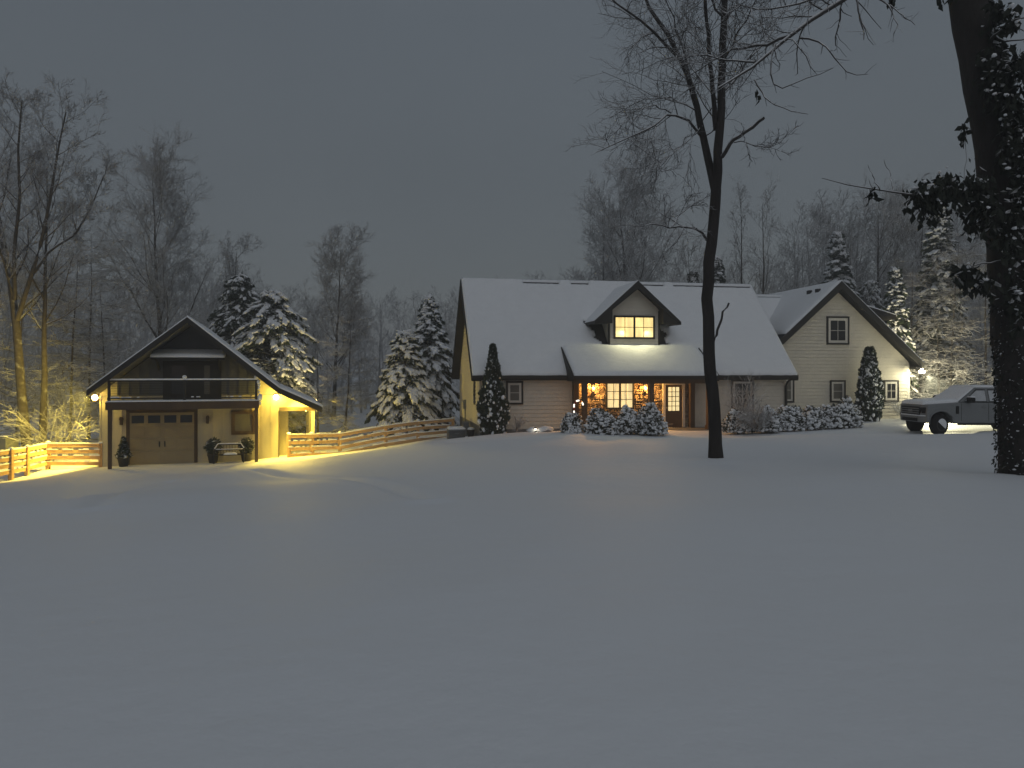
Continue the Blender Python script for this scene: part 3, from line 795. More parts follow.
def build_garage():
    G = thing("garage", "small gabled garage with balcony and open side bay, lit by yellow corner lamps", "garage", GL, GR)
    X0, X1, Y0, Y1 = -0.65, 6.85, 1.6, 9.5
    RX, RZ = 3.1, 6.45; S = 0.81
    EZ = RZ - (RX - X0) * S        # eave top
    # lower walls with battens
    YR = Y0 + 0.30
    w = MB()
    w.box(X0, 5.95, Y0, Y1, -0.4, 3.05); w.box(5.951, X1, YR, Y1, -0.4, 3.05)
    x = X0 + 0.0
    while x < X1:
        yy_ = Y0 if x < 5.9 else YR
        w.box(x, x + 0.05, yy_ - 0.022, yy_ - 0.001, 0.0, 3.04); x += 0.42
    y = Y0
    y = YR
    while y < Y1:
        for xx in (X0 - 0.022, X1 + 0.001): w.box(xx, xx + 0.021, y, y + 0.05, 0, 3.04)
        y += 0.42
    w.build("wall", M['cream'], G)
    # gable (charcoal over the balcony, cream beside it)
    w = MB(); zt = lambda a: RZ - 0.26 - abs(a - RX) * S
    w.prism([(0.05, 3.06), (5.95, 3.06), (5.95, zt(5.95)), (RX, zt(RX)), (0.05, zt(0.05))], 'y', Y0, Y0 + 0.1)
    x = 0.05
    while x < 5.9:
        w.box(x, x + 0.05, Y0 - 0.022, Y0 - 0.001, 3.06, zt(x if x < RX else x + 0.05)); x += 0.42
    w.build("upper_gable", M['charcoal'], G)
    w = MB()
    w.prism([(5.952, 3.06), (X1, 3.06), (X1, zt(X1)), (5.952, zt(5.952))], 'y', YR + 0.002, YR + 0.1); w.build("gable_side", M['cream'], G); w = MB()
    w.prism([(X0, 3.06), (0.048, 3.06), (0.048, zt(0.048)), (X0, zt(X0))], 'y', Y0 + 0.002, Y0 + 0.1); w.build("gable_side", M['cream'], G); w = MB()
    w.prism([(X0, 3.06), (X1, 3.06), (X1, zt(X1)), (RX, zt(RX)), (X0, zt(X0))], 'y', Y1 - 0.1, Y1)
    w.build("gable_side", M['cream'], G)
    # roof
    r = MB(); oy0, oy1 = -0.3, 9.8; LX = 8.7; LZ = EZ - 0.02 - 0.86
    slab(r, (X0 - 0.08, oy0, EZ - 0.06), (RX, oy0, RZ), (RX, oy1, RZ), (X0 - 0.08, oy1, EZ - 0.06), 0.18)
    slab(r, (RX, oy0, RZ), (X1 + 0.05, oy0, EZ - 0.04), (X1 + 0.05, oy1, EZ - 0.04), (RX, oy1, RZ), 0.18)
    slab(r, (X1 + 0.05, oy0, EZ - 0.04), (LX, oy0, LZ), (LX, oy1, LZ), (X1 + 0.05, oy1, EZ - 0.04), 0.16)
    roof = r.build("roof", M['shingle'], G)
    s = MB()
    snow_slab(s, (X0 - 0.1, oy1, EZ - 0.056), (X0 - 0.1, oy0 - .02, EZ - 0.056), (RX, oy0 - .02, RZ + .004), (RX, oy1, RZ + .004), 0.1, 30, 20, None, 21)
    snow_slab(s, (X1 + 0.05, oy0 - .02, EZ - 0.036), (X1 + 0.05, oy1, EZ - 0.036), (RX, oy1, RZ + .004), (RX, oy0 - .02, RZ + .004), 0.1, 30, 20, None, 22, edge=0.9)
    snow_slab(s, (LX + .02, oy0 - .02, LZ + .004), (LX + .02, oy1, LZ + .004), (X1 + 0.05, oy1, EZ - 0.036), (X1 + 0.05, oy0 - .02, EZ - 0.036), 0.1, 30, 10, None, 23, edge=0.9)
    s.build("snow_cover", M['snow'], roof, smooth=True)
    k = MB()
    for (xa, za), (xb, zb) in ((( X0 - 0.1, EZ - 0.08), (RX, RZ - .005)), ((RX, RZ - .005), (X1 + 0.05, EZ - 0.045)), ((X1 + 0.05, EZ - 0.045), (LX + .02, LZ - .005))):
        k.prism([(xa, za), (xb, zb), (xb, zb - 0.26), (xa, za - 0.24)], 'y', oy0 - 0.05, oy0 - 0.003)
    k.build("rake_board", M['black'], G)
    k = MB()
    for (xa, za), (xb, zb) in (((X0 - 0.05, EZ - 0.25), (RX, RZ - .19)), ((RX, RZ - .19), (X1 + 0.05, EZ - 0.23)), ((X1 + 0.05, EZ - 0.23), (LX - .03, LZ - .18))):
        k.prism([(xa, za), (xb, zb), (xb, zb - 0.03), (xa, za - 0.03)], 'y', oy0, Y0 - 0.003, 0 if xa < X1 else 1)
    k.build("soffit", [M['charcoal'], M['cream']], G)
    # balcony
    d = MB(); d.box(-0.05, 6.0, -0.15, Y0 - 0.03, 2.55, 2.80); d.box(-0.08, 6.03, -0.20, -0.152, 2.50, 2.83)
    deck = d.build("balcony_deck", M['brown'], G)
    s = MB(); snow_slab(s, (-0.06, -0.2, 2.832), (6.02, -0.2, 2.832), (6.02, 0.9, 2.806), (-0.06, 0.9, 2.806), 0.08, 40, 6, None, 24); s.build("snow_strip", M['snow'], deck, True)
    for x in (0.0, 5.85):
        p = MB(); p.box(x, x + 0.14, -0.12, 0.02, -0.3, 2.5); p.build("deck_post", M['brown'], G)
    p = MB(); p.beam((-0.04, -0.1, 3.72), (6.0, -0.1, 3.72), 0.1, 0.06); p.beam((-0.02, -0.1, 2.98), (5.98, -0.1, 2.98), 0.05, 0.05)
    p.beam((5.95, -0.1, 3.72), (5.95, Y0 - 0.03, 3.72), 0.08, 0.06); p.beam((0.02, -0.1, 3.72), (0.02, Y0 - 0.03, 3.72), 0.08, 0.06)
    for q in range(1, 7):
        z = 2.98 + q * 0.105; p.beam((0.02, -0.1, z), (5.95, -0.1, z), 0.012, 0.012); p.beam((5.95, -0.1, z), (5.95, Y0 - 0.03, z), 0.012, 0.012)
    rail = p.build("railing", M['black'], G)
    s = MB(); s.beam((-0.05, -0.1, 3.785), (6.0, -0.1, 3.785), 0.11, 0.07)
    rng = random.Random(4)
    for q in range(16):
        x = rng.choice([0.25 + rng.random() * 0.6, 4.8 + rng.random() * 1.0, rng.random() * 5.5]); s.box(x, x + 0.05 + 0.12 * rng.random(), -0.13, -0.07, 3.006, 3.05)
    s.box(0.06, 0.42, -0.13, -0.07, 3.006, 3.06)
    s.build("snow_strip", M['snow'], rail, bevel=0.02)
    for x in (0.0, 2.93, 5.86):
        p = MB(); p.box(x, x + 0.1, -0.15, -0.05, 2.8, 3.80); po = p.build("rail_post", M['black'], G)
        p = MB(); p.ball((x + 0.05, -0.1, 3.88), 0.095, sz=0.9); p.build("snow_cap", M['snow'], po, True)
    p = MB()
    for x, z, r_ in ((6.0, 3.66, .1), (6.03, 3.52, .07), (6.02, 3.38, .06), (6.06, 2.95, .12), (6.08, 3.02, .1), (6.05, 2.72, .07), (6.03, 3.2, .05)): p.ball((x, -0.08, z), r_, sz=1.2)
    p.build("snow_cap", M['snow'], G, True)
    # balcony door + awning
    d = MB(); d.box(1.9, 4.35, Y0 - 0.05, Y0 - 0.022, 2.85, 4.6); bd = d.build("balcony_door", M['black'], G)
    d = MB(); d.quad((3.62, Y0 - 0.056, 3.1), (3.86, Y0 - 0.056, 3.1), (3.86, Y0 - 0.056, 4.4), (3.62, Y0 - 0.056, 4.4)); d.build("door_glass", M['blind'], bd); d = MB(); d.quad((2.25, Y0 - 0.056, 3.1), (2.9, Y0 - 0.056, 3.1), (2.9, Y0 - 0.056, 4.4), (2.25, Y0 - 0.056, 4.4)); d.build("door_glass", M['glass'], bd)
    a = MB(); slab(a, (1.55, 0.55, 4.74), (4.55, 0.55, 4.74), (4.55, Y0 - 0.025, 5.02), (1.55, Y0 - 0.025, 5.02), 0.1)
    for x in (1.75, 4.3): a.beam((x, Y0 - 0.04, 4.2), (x, 0.75, 4.68), 0.08, 0.08)
    aw = a.build("awning", M['black'], G)
    s = MB(); snow_slab(s, (1.53, 0.53, 4.744), (4.57, 0.53, 4.744), (4.57, Y0 - 0.03, 5.02), (1.53, Y0 - 0.03, 5.02), 0.14, 30, 10, None, 25, edge=0.8); s.build("snow_cover", M['snow'], aw, True)
    # garage door
    t = MB(); gx0, gx1, gh = 0.55, 3.2, 2.28
    t.box(gx0 - 0.14, gx0, Y0 - 0.06, Y0 - 0.024, 0, gh + 0.14); t.box(gx1, gx1 + 0.14, Y0 - 0.06, Y0 - 0.024, 0, gh + 0.14); t.box(gx0, gx1, Y0 - 0.06, Y0 - 0.024, gh, gh + 0.14)
    t.build("door_casing", M['brown'], G)
    d = MB()
    for q in range(4): d.box(gx0, gx1, Y0 - 0.045, Y0 - 0.024, q * gh / 4 + 0.012, (q + 1) * gh / 4)
    for q in range(4):
        for cidx in range(4):
            if q == 3: continue
            a0 = gx0 + (gx1 - gx0) * cidx / 4 + 0.07; a1 = gx0 + (gx1 - gx0) * (cidx + 1) / 4 - 0.07
            d.box(a0, a1, Y0 - 0.057, Y0 - 0.045, q * gh / 4 + 0.1, (q + 1) * gh / 4 - 0.09)
    gd = d.build("garage_door", M['tan'], G)
    d = MB()
    for cidx in range(4):
        a0 = gx0 + (gx1 - gx0) * cidx / 4 + 0.08; a1 = gx0 + (gx1 - gx0) * (cidx + 1) / 4 - 0.08
        d.box(a0, a1, Y0 - 0.05, Y0 - 0.0455, gh * .75 + 0.11, gh - 0.12)
    d.build("door_panes", M['glass'], gd)
    for dx in (-0.14, 0.08):
        d = MB(); d.box((gx0 + gx1) / 2 + dx, (gx0 + gx1) / 2 + dx + 0.05, Y0 - 0.075, Y0 - 0.057, 0.75, 1.0); d.build("handle", M['black'], gd)
    # wall lanterns, off
    for x in (0.18, 3.72):
        d = MB(); d.box(x, x + 0.10, Y0 - 0.06, Y0 - 0.024, 1.75, 2.05); d.prism([(x - 0.04, 2.0), (x + 0.14, 2.0), (x + 0.09, 2.12), (x + 0.01, 2.12)], 'y', Y0 - 0.24, Y0 - 0.06); d.box(x - 0.01, x + 0.11, Y0 - 0.2, Y0 - 0.08, 1.78, 2.0); d.build("wall_lantern", M['brown'], G)
    window_front(G, 4.78, 5.82, 1.22, 2.33, Y0 - 0.024, M['brown'], M['brown'], M['blind'], cols=1, rows=1, inner=0.07)
    # corner lamps
    for x, y, z, sx in ((X0 - 0.17, Y0 - 0.02, 2.98, -1), (6.74, YR - 0.115, 2.92, 1)):
        d = MB(); d.box(x - 0.07, x + 0.07, y - 0.0, y + 0.115, z + 0.03, z + 0.15); fl = d.build("flood_lamp", M['brown'], G)
        d = MB(); d.ball((x, y - 0.06, z), 0.125); d.build("bulb", M['bulb'], fl, True)
        ly = y - (0.22 if sx < 0 else 0.62)
        lamp("flood_light", 'POINT', (x + 0.14 * sx, ly, z - 0.02), (90 if sx < 0 else 110), WARM, fl, 0.1)
        sp = lamp("flood_spot", 'SPOT', (x + 0.20 * sx, ly, z), 3000 if sx < 0 else 1500, WARM, fl, 0.1, spot_size=R(150), spot_blend=0.45)
        sp.rotation_euler = Vector((sx, 0.28 if sx < 0 else -0.45, -0.34 if sx < 0 else -0.95)).to_track_quat('-Z', 'Y').to_euler()
    e = MB(); e.box(X0 - 0.48, X0 - 0.03, Y0 + 0.90, Y0 + 0.98, 2.78, 3.2); e.build("eave_return", M['brown'], G)
    # side bay: front panel, beam, posts, partition
    b = MB()
    b.prism([(X1 + 0.005, 2.42), (LX - 0.12, 2.42), (LX - 0.12, LZ - 0.22), (X1 + 0.05, EZ - 0.28), (X1 + 0.005, EZ - 0.28)], 'y', YR + 0.01, YR + 0.09)
    b.build("bay_gable", M['cream'], G)
    b = MB(); b.box(X1 + 0.03, LX - 0.1, YR - 0.04, YR + 0.008, 2.26, 2.44); b.build("bay_beam", M['brown'], G); b = MB(); b.box(X1 + 0.03, LX - 0.1, Y1 - 0.1, Y1, 2.1, 2.3); b.build("bay_beam", M['brown'], G)
    for x, y in ((8.35, YR - 0.02), (8.42, 4.2), (8.42, 7.2), (8.35, Y1 - 0.15)):
        p = MB(); p.box(x, x + 0.15, y, y + 0.15, -0.3, 2.3); p.build("bay_post", M['cream'], G)
    p = MB(); p.box(X1 + 0.03, 7.3, 3.0, 3.06, -0.2, 2.4)
    for q in range(3): p.box(X1 + 0.05 + q * 0.14, X1 + 0.09 + q * 0.14, 2.978, 2.999, 0, 2.4)
    p.build("partition", M['cream'], G)
    d = MB(); d.lathe([(0.09, 0.0), (0.09, 0.05), (0.03, 0.08)], (8.2, 5.2, 2.2), 12); bl = d.build("bay_lamp", M['brown'], G)
    d = MB(); d.ball((8.2, 5.2, 2.15), 0.06); d.build("bulb", M['bulb'], bl, True)
    lamp("bay_light", 'POINT', (8.2, 5.2, 2.02), 160, WARM, bl, 0.08)
    d = MB(); d.box(8.5, 8.62, 9.3, 9.55, 1.9, 2.02); bl = d.build("added_spot_mount", M['brown'], G)  # made-up mount carrying the two added spots below
    sp = lamp("added_gable_spot", 'SPOT', (8.7, 8.9, 2.0), 1500, WARM, bl, 0.1, spot_size=R(50), spot_blend=0.6)  # added spot, brightens the house's left gable
    sp.rotation_euler = (GM.inverted() @ Vector((-2.4, 41.5, 2.2)) - Vector((8.7, 8.9, 2.0))).to_track_quat('-Z', 'Y').to_euler()
    sp = lamp("added_pine_spot", 'SPOT', (8.75, 10.1, 1.95), 1000, (1.0, 0.78, 0.3), bl, 0.1, spot_size=R(110), spot_blend=0.6)  # added spot, brightens the pine behind the garage
    sp.rotation_euler = (GM.inverted() @ Vector((-14.7, 47.0, 5.5)) - Vector((8.75, 10.1, 1.95))).to_track_quat('-Z', 'Y').to_euler()
    p = MB(); p.box(X1 - 0.005, X1 + 0.03, YR - 0.06, YR + 0.03, -0.2, 2.26); p.build("corner_post", M['brown'], G)
    return G

# ------------------------------------------------------------------ small things
def fence(name, label, pts, H, gate=None, rails=4):
    """pts = list of (x, y, zground)"""
    root = thing(name, label, "fence", pts[0])
    o = Vector(pts[0])
    P = [Vector(p) - o for p in pts]
    rng = random.Random(len(pts))
    for p in P:
        b = MB(); b.box(p.x - 0.075, p.x + 0.075, p.y - 0.075, p.y + 0.075, p.z - 0.5, p.z + H + 0.05)
        po = b.build("post", M['wood'], root)
        s = MB(); s.ball((p.x, p.y, p.z + H + 0.07), 0.10, sz=0.7); s.build("snow_cap", M['snow'], po, True)
    for i, (a, c) in enumerate(zip(P[:-1], P[1:])):
        for k in range(rails):
            h = H - 0.06 - k * (H - 0.12) / (rails - 0.45)
            z0 = rng.uniform(-.015, .015); w = 0.15
            b = MB(); off = Vector((0, -0.09, 0))
            b.beam(a + off + Vector((0, 0, h + z0)), c + off + Vector((0, 0, h - z0)), 0.045, w)
            r = b.build("rail", M['wood'], root)
            s = MB(); n = 10
            for q in range(n):
                t0 = q / n; t1 = (q + 1) / n
                if rng.random() < (0.08 if k == 0 else 0.3): continue
                hh = 0.035 + 0.04 * rng.random()
                u = a.lerp(c, t0) + off; v = a.lerp(c, t1) + off
                s.beam(u + Vector((0, 0, h + z0 * (1 - 2 * t0) + w / 2 + hh / 2)), v + Vector((0, 0, h + z0 * (1 - 2 * t1) + w / 2 + hh / 2)), 0.065, hh)
            if s.v: s.build("snow_strip", M['snow'], r)
    return root

def build_truck():
    # local: +x = forward, y = left side (towards camera is -y here), origin on the ground at the near front wheel
    T = thing("pickup_truck", "grey crew cab pickup truck coated in snow, parked by the right end of the house", "truck", (17.1, 30.35, gz(17.0, 30.6) - 0.09), R(180 + 1.5))
    # after 180 deg turn: local -x -> world +x ; near side (world -y) = local +y
    W = 2.02; cy = -0.95            # body centre line in local y (near side face at cy+W/2 -> +0.06)
    y0, y1 = cy - W / 2, cy + W / 2
    WB = 3.7
    def arc(cx, r, n=10):
        return [(cx + r * math.cos(math.pi * k / n), 0.46 + r * math.sin(math.pi * k / n)) for k in range(n + 1)]
    prof = [(0.60, 0.52), (0.66, 0.62)] + [(0.66, 0.9), (0.62, 1.16), (0.50, 1.22), (-0.62, 1.30), (-0.75, 1.30), (-3.0, 1.28), (-4.85, 1.28), (-4.85, 0.55)]
    prof += [(x, z) for x, z in arc(-WB, 0.50)][::-1] + [(-3.1, 0.46), (-0.75, 0.46)] + [(x, z) for x, z in arc(0.0, 0.50)][::-1]
    prof = prof[::-1]
    b = MB(); b.prism(prof, 'y', y0, y1)
    b.build("body", M['truck'], T, bevel=0.06)
    # nose in plan: rounded front with hood edge
    b = MB()
    b.hexa([(0.55, y0 + 0.03, 0.75), (0.55, y1 - 0.03, 0.75), (0.80, y1 - 0.28, 0.75), (0.80, y0 + 0.28, 0.75)], [(0.50, y0 + 0.05, 1.24), (0.50, y1 - 0.05, 1.24), (0.72, y1 - 0.32, 1.20), (0.72, y0 + 0.32, 1.20)])
    b.build("nose", M['truck'], T, bevel=0.05)
    b = MB(); b.box(0.78, 0.83, y0 + 0.36, y1 - 0.36, 0.78, 1.12)
    gr = b.build("grille", M['tyre'], T, bevel=0.02)
    b = MB()
    for z in (0.86, 0.95, 1.04): b.box(0.828, 0.845, y0 + 0.40, y1 - 0.40, z - 0.018, z + 0.018)
    b.box(0.83, 0.86, cy - 0.15, cy + 0.15, 0.90, 1.0)
    b.build("grille_bar", M['chrome'], gr)
    for s in (y0 + 0.02, y1 - 0.36):
        b = MB(); lo = s < cy
        ya, yb = (s, s + 0.34)
        fa, fb = (0.62, 0.81) if lo else (0.81, 0.62)
        b.hexa([(0.5, ya, 0.86), (0.5, yb, 0.86), (fb, yb, 0.86), (fa, ya, 0.86)], [(0.5, ya, 1.1), (0.5, yb, 1.1), (fb - 0.03, yb, 1.1), (fa - 0.03, ya, 1.1)])
        b.build("headlight", M['glass'], T, bevel=0.015)
    b = MB()
    b.prism([(0.45, y0 - 0.01), (0.45, y1 + 0.01), (0.62, y1 + 0.01), (0.86, y1 - 0.3), (0.90, cy), (0.86, y0 + 0.3), (0.62, y0 - 0.01)], 'z', 0.50, 0.74)
    bu = b.build("bumper", M['chrome'], T, bevel=0.03)
    s = MB(); s.prism([(0.5, y0 + 0.02), (0.5, y1 - 0.02), (0.6, y1 - 0.02), (0.84, y1 - 0.3), (0.88, cy), (0.84, y0 + 0.3), (0.6, y0 + 0.02)], 'z', 0.742, 0.79); s.build("snow_strip", M['snow'], bu, bevel=0.02)
    b = MB(); b.box(0.84, 0.91, cy - 0.55, cy + 0.55, 0.53, 0.66); b.build("lower_grille", M['tyre'], T, bevel=0.01)
    # cab
    zb, zr = 1.30, 1.93
    xs0, xs1 = -0.72, -3.05; xr0, xr1 = -1.50, -2.95
    inn = 0.20
    b = MB(); b.hexa([(xs1, y0 + 0.03, zb), (xs0, y0 + 0.03, zb), (xs0, y1 - 0.03, zb), (xs1, y1 - 0.03, zb)][::1],
                     [(xr1, y0 + inn, zr), (xr0, y0 + inn, zr), (xr0, y1 - inn, zr), (xr1, y1 - inn, zr)])
    b.build("cab", M['truck'], T, bevel=0.07)
    # glass: windshield + near side + far side windows
    def side_quad(xa, xb, za, zb_, sgn, off):
        def Yv(z): 
            t = (z - zb) / (zr - zb); yy = (W / 2 - 0.03) * (1 - t) + (W / 2 - inn) * t
            return cy + sgn * (yy + off)
        return [(xa[0], Yv(za), za), (xb[0], Yv(za), za), (xb[1], Yv(zb_), zb_), (xa[1], Yv(zb_), zb_)]
    for sgn in (1, -1):
        for xa, xb in (((-0.98, -1.52), (-1.86, -1.86)), ((-2.0, -2.0), (-2.86, -2.80))):
            q = side_quad(xa, xb, zb + 0.06, zr - 0.12, sgn, 0.012)
            b = MB(); b.add(q, [(0, 1, 2, 3) if sgn > 0 else (3, 2, 1, 0)]); b.build("side_window", M['frost'], T)
            q = side_quad((xa[0] + 0.02, xa[1] + 0.02), (xb[0] - 0.02, xb[1] - 0.02), zb + 0.03, zr - 0.07, sgn, 0.006)
            b = MB(); b.add(q, [(0, 1, 2, 3) if sgn > 0 else (3, 2, 1, 0)]); b.build("window_surround", M['tyre'], T)
    b = MB(); b.add([(-0.76, y0 + 0.12, zb + 0.03), (-0.76, y1 - 0.12, zb + 0.03), (-1.46, y1 - 0.28, zr - 0.03), (-1.46, y0 + 0.28, zr - 0.03)], [(0, 1, 2, 3)])
    for i in range(4): v = b.v[i]; b.v[i] = (v[0] + 0.03, v[1], v[2] + 0.02)
    wsd = b.build("windshield", M['frost'], T)
    # snow
    s = MB(); snow_slab(s, (-0.70, y0 + 0.06, zb + 0.02), (-0.70, y1 - 0.06, zb + 0.02), (-1.50, y1 - 0.24, zr + 0.0), (-1.50, y0 + 0.24, zr + 0.0), 0.07, 14, 10, None, 31)
    s.build("snow_cover", M['snow'], T, True); s = MB(); snow_slab(s, (-1.46, y0 + 0.22, zr), (-1.46, y1 - 0.22, zr), (-2.95, y1 - 0.22, zr), (-2.95, y0 + 0.22, zr), 0.09, 14, 14, None, 32)
    s.build("snow_cover", M['snow'], T, True); s = MB(); snow_slab(s, (0.70, y0 + 0.22, 1.20), (0.70, y1 - 0.22, 1.20), (-0.75, y1 - 0.08, 1.30), (-0.75, y0 + 0.08, 1.30), 0.15, 14, 14, None, 33)
    s.build("snow_cover", M['snow'], T, True); s = MB(); snow_slab(s, (-3.08, y0 + 0.06, 1.28), (-3.08, y1 - 0.06, 1.28), (-4.83, y1 - 0.06, 1.28), (-4.83, y0 + 0.06, 1.28), 0.12, 14, 14, None, 34)
    s.build("snow_cover", M['snow'], T, True)
    # door seams / trims / vents
    for x in (-0.82, -1.93, -2.96):
        b = MB(); b.box(x - 0.008, x + 0.008, y1 - 0.01, y1 + 0.004, 0.56, 1.27); b.build("door_seam", M['tyre'], T)
    b = MB(); b.box(-0.72, -0.60, y1 - 0.02, y1 + 0.015, 0.85, 1.16); b.build("fender_vent", M['tyre'], T)
    for x in (-1.75, -2.8):
        b = MB(); b.box(x - 0.1, x + 0.1, y1, y1 + 0.035, 1.10, 1.14); b.build("door_handle", M['truck'], T)
    b = MB(); b.box(-3.0, -0.7, y1 - 0.08, y1 + 0.03, 0.40, 0.47); b.build("running_board", M['tyre'], T)
    for sgn in (1, -1):
        yy = cy + sgn * (W / 2)
        b = MB(); b.box(-1.22, -1.02, min(yy, yy + sgn * 0.30), max(yy, yy + sgn * 0.30), 1.30, 1.52)
        m_ = b.build("mirror", M['tyre'], T, bevel=0.04)
        s = MB(); s.box(-1.21, -1.03, min(yy + sgn * .04, yy + sgn * 0.29), max(yy + sgn * .04, yy + sgn * 0.29), 1.522, 1.57); s.build("snow_cap", M['snow'], m_, bevel=0.02)
    # arch lips
    for cx in (0.0, -WB):
        b = MB(); pts = [(cx + 0.52 * math.cos(math.pi * k / 14), y1 + 0.01, 0.46 + 0.52 * math.sin(math.pi * k / 14)) for k in range(15)]
        b.tube(pts, 0.035, 6); b.build("fender_lip", M['truck'], T, True)
        b = MB(); b.prism([(cx + 0.49 * math.cos(math.pi * k / 14), 0.46 + 0.49 * math.sin(math.pi * k / 14)) for k in range(15)], 'y', y0 + 0.3, y1 - 0.32); b.build("wheel_well", M['tyre'], T)
    # wheels; the front pair is steered
    for cx, yy, st in ((0.0, y1 - 0.17, R(20)), (0.0, y0 + 0.17, R(20)), (-WB, y1 - 0.17, 0), (-WB, y0 + 0.17, 0)):
        wprof = [(0.26, -0.14), (0.38, -0.14), (0.42, -0.10), (0.42, 0.10), (0.38, 0.14), (0.26, 0.14)]
        b = MB(); b.lathe(wprof, (0, 0, 0), 28, axis='y'); wh = b.build("wheel", M['tyre'], T, True, loc=(cx, yy, 0.42)); wh.rotation_euler = (0, 0, st)
        sg = 1 if yy > cy else -1
        b = MB(); b.lathe([(0.25, 0.10 * sg), (0.25, 0.145 * sg), (0.2, 0.12 * sg), (0.06, 0.14 * sg)], (0, 0, 0), 20, axis='y'); b.build("rim", M['chrome'], wh)
        if cx == 0.0 and sg > 0:
            s = MB(); s.prism([(0.24 * math.cos(a), 0.24 * math.sin(a)) for a in np.linspace(0.5, 3.9, 14)], 'y', 0.146, 0.175); s.build("snow_patch", M['snow'], wh, bevel=0.01)
    for o in list(T.children) + [g for c in T.children for g in c.children]:
        if o.location.length > 0.01 or o.name.startswith(("wheel", "rim", "snow_patch")): continue
        for v in o.data.vertices:
            if v.co.x > 0.42: v.co.x = 0.42 + (v.co.x - 0.42) * 0.62
            if v.co.z > 1.3: v.co.z = 1.3 + (v.co.z - 1.3) * 0.94
    return T

def shrub_mesh(seed, w, h, d, n=2600, snow_n=420):
    rng = np.random.default_rng(seed)
    p = rng.normal(size=(n, 3)); p = nrm(p) * (rng.random((n, 1)) ** 0.45)
    p[:, 2] = np.abs(p[:, 2])
    lob = 1 + 0.13 * np.sin(p[:, :1] * 5 + seed) * np.cos(p[:, 1:2] * 4 + seed * 2)
    p = p * lob * np.array([w / 2, d / 2, h])
    v, f = leaves(rng, p, 0.11, axis=nrm(p + np.array([0, 0, 0.3])))
    st = np.zeros((26, 5, 3)); 
    for k in range(26):
        q = p[rng.integers(n)]; st[k] = np.linspace(np.array([rng.normal() * 0.1, rng.normal() * 0.1, -0.1]), q, 5) + rng.normal(size=(5, 3)) * 0.02
    tv, tf = tubes(st, np.full((26, 5), 0.012), 4)
    q = rng.normal(size=(snow_n, 3)); q = nrm(q); q[:, 2] = np.abs(q[:, 2]) * 1.1 + 0.05; q = nrm(q)
    lob = 1 + 0.13 * np.sin(q[:, :1] * 5 + seed) * np.cos(q[:, 1:2] * 4 + seed * 2)
    q = q * lob * (0.72 + 0.32 * rng.random((snow_n, 1))) * np.array([w / 2, d / 2, h])
    sz = (0.035 + 0.06 * rng.random((snow_n, 1))) * np.array([1.25, 1.0, 0.8])
    return (v, f), (tv, tf), lumps(rng, q, sz, rough=0.4)

def make_shrub(name, label, cat, seed, w, h, d, loc, rz=0.0, group=None, n=2600, snow_n=420):
    T = thing(name, label, cat, loc, rz, group)
    (lv, lf), (tv, tf), (sv, sf) = shrub_mesh(seed, w, h, d, n, snow_n)
    npmesh("foliage", [(lv, lf, 0)], M['shrubleaf'], T, False)
    npmesh("stems", [(tv, tf, 0)], M['bark'], T)
    npmesh("snow_cover", [(sv, sf, 0)], M['snow'], T)
    return T

def make_arborvitae(label, loc, h, r, seed, snow_amt, tip=0.85):
    T = thing("arborvitae", label, "shrub", loc)
    rng = np.random.default_rng(seed)
    n = 9000
    z = rng.random(n) ** 0.85
    prof = lambda t: np.clip((1.03 - t) * 1.4, 0, 1) ** tip * np.minimum(1, 0.72 + t * 1.2)
    a = rng.random(n) * 2 * np.pi
    rr = r * prof(z) * (0.55 + 0.45 * rng.random(n) ** 0.4) * (1 + 0.10 * np.sin(a * 5 + z * 9) + 0.08 * np.sin(z * 42 + a * 2))
    p = np.stack([rr * np.cos(a), rr * np.sin(a), z * h], 1)
    ax = np.stack([np.cos(a) * 0.5, np.sin(a) * 0.5, np.full(n, 0.9)], 1)
    v, f = leaves(rng, p, 0.16, axis=ax)
    npmesh("foliage", [(v, f, 0)], M['needle'], T, False)
    t = MB(); t.lathe([(0.07, -0.2), (0.05, h * 0.5), (0.01, h * 0.97)], n=8); t.build("trunk", M['bark'], T)
    m = snow_amt
    z = 0.02 + 0.97 * rng.random(m) ** 0.75; a = rng.random(m) * 2 * np.pi
    rr = r * prof(z) * (0.86 + 0.2 * rng.random(m)) * (1 + 0.10 * np.sin(a * 5 + z * 9) + 0.08 * np.sin(z * 42 + a * 2))
    p = np.stack([rr * np.cos(a), rr * np.sin(a), z * h], 1)
    s = (0.03 + 0.07 * rng.random((m, 1)) ** 2) * np.array([1.0, 0.9, 1.2])
    v, f = lumps(rng, p, s, rough=0.4)
    npmesh("snow_cover", [(v, f, 0)], M['snow'], T)
    return T

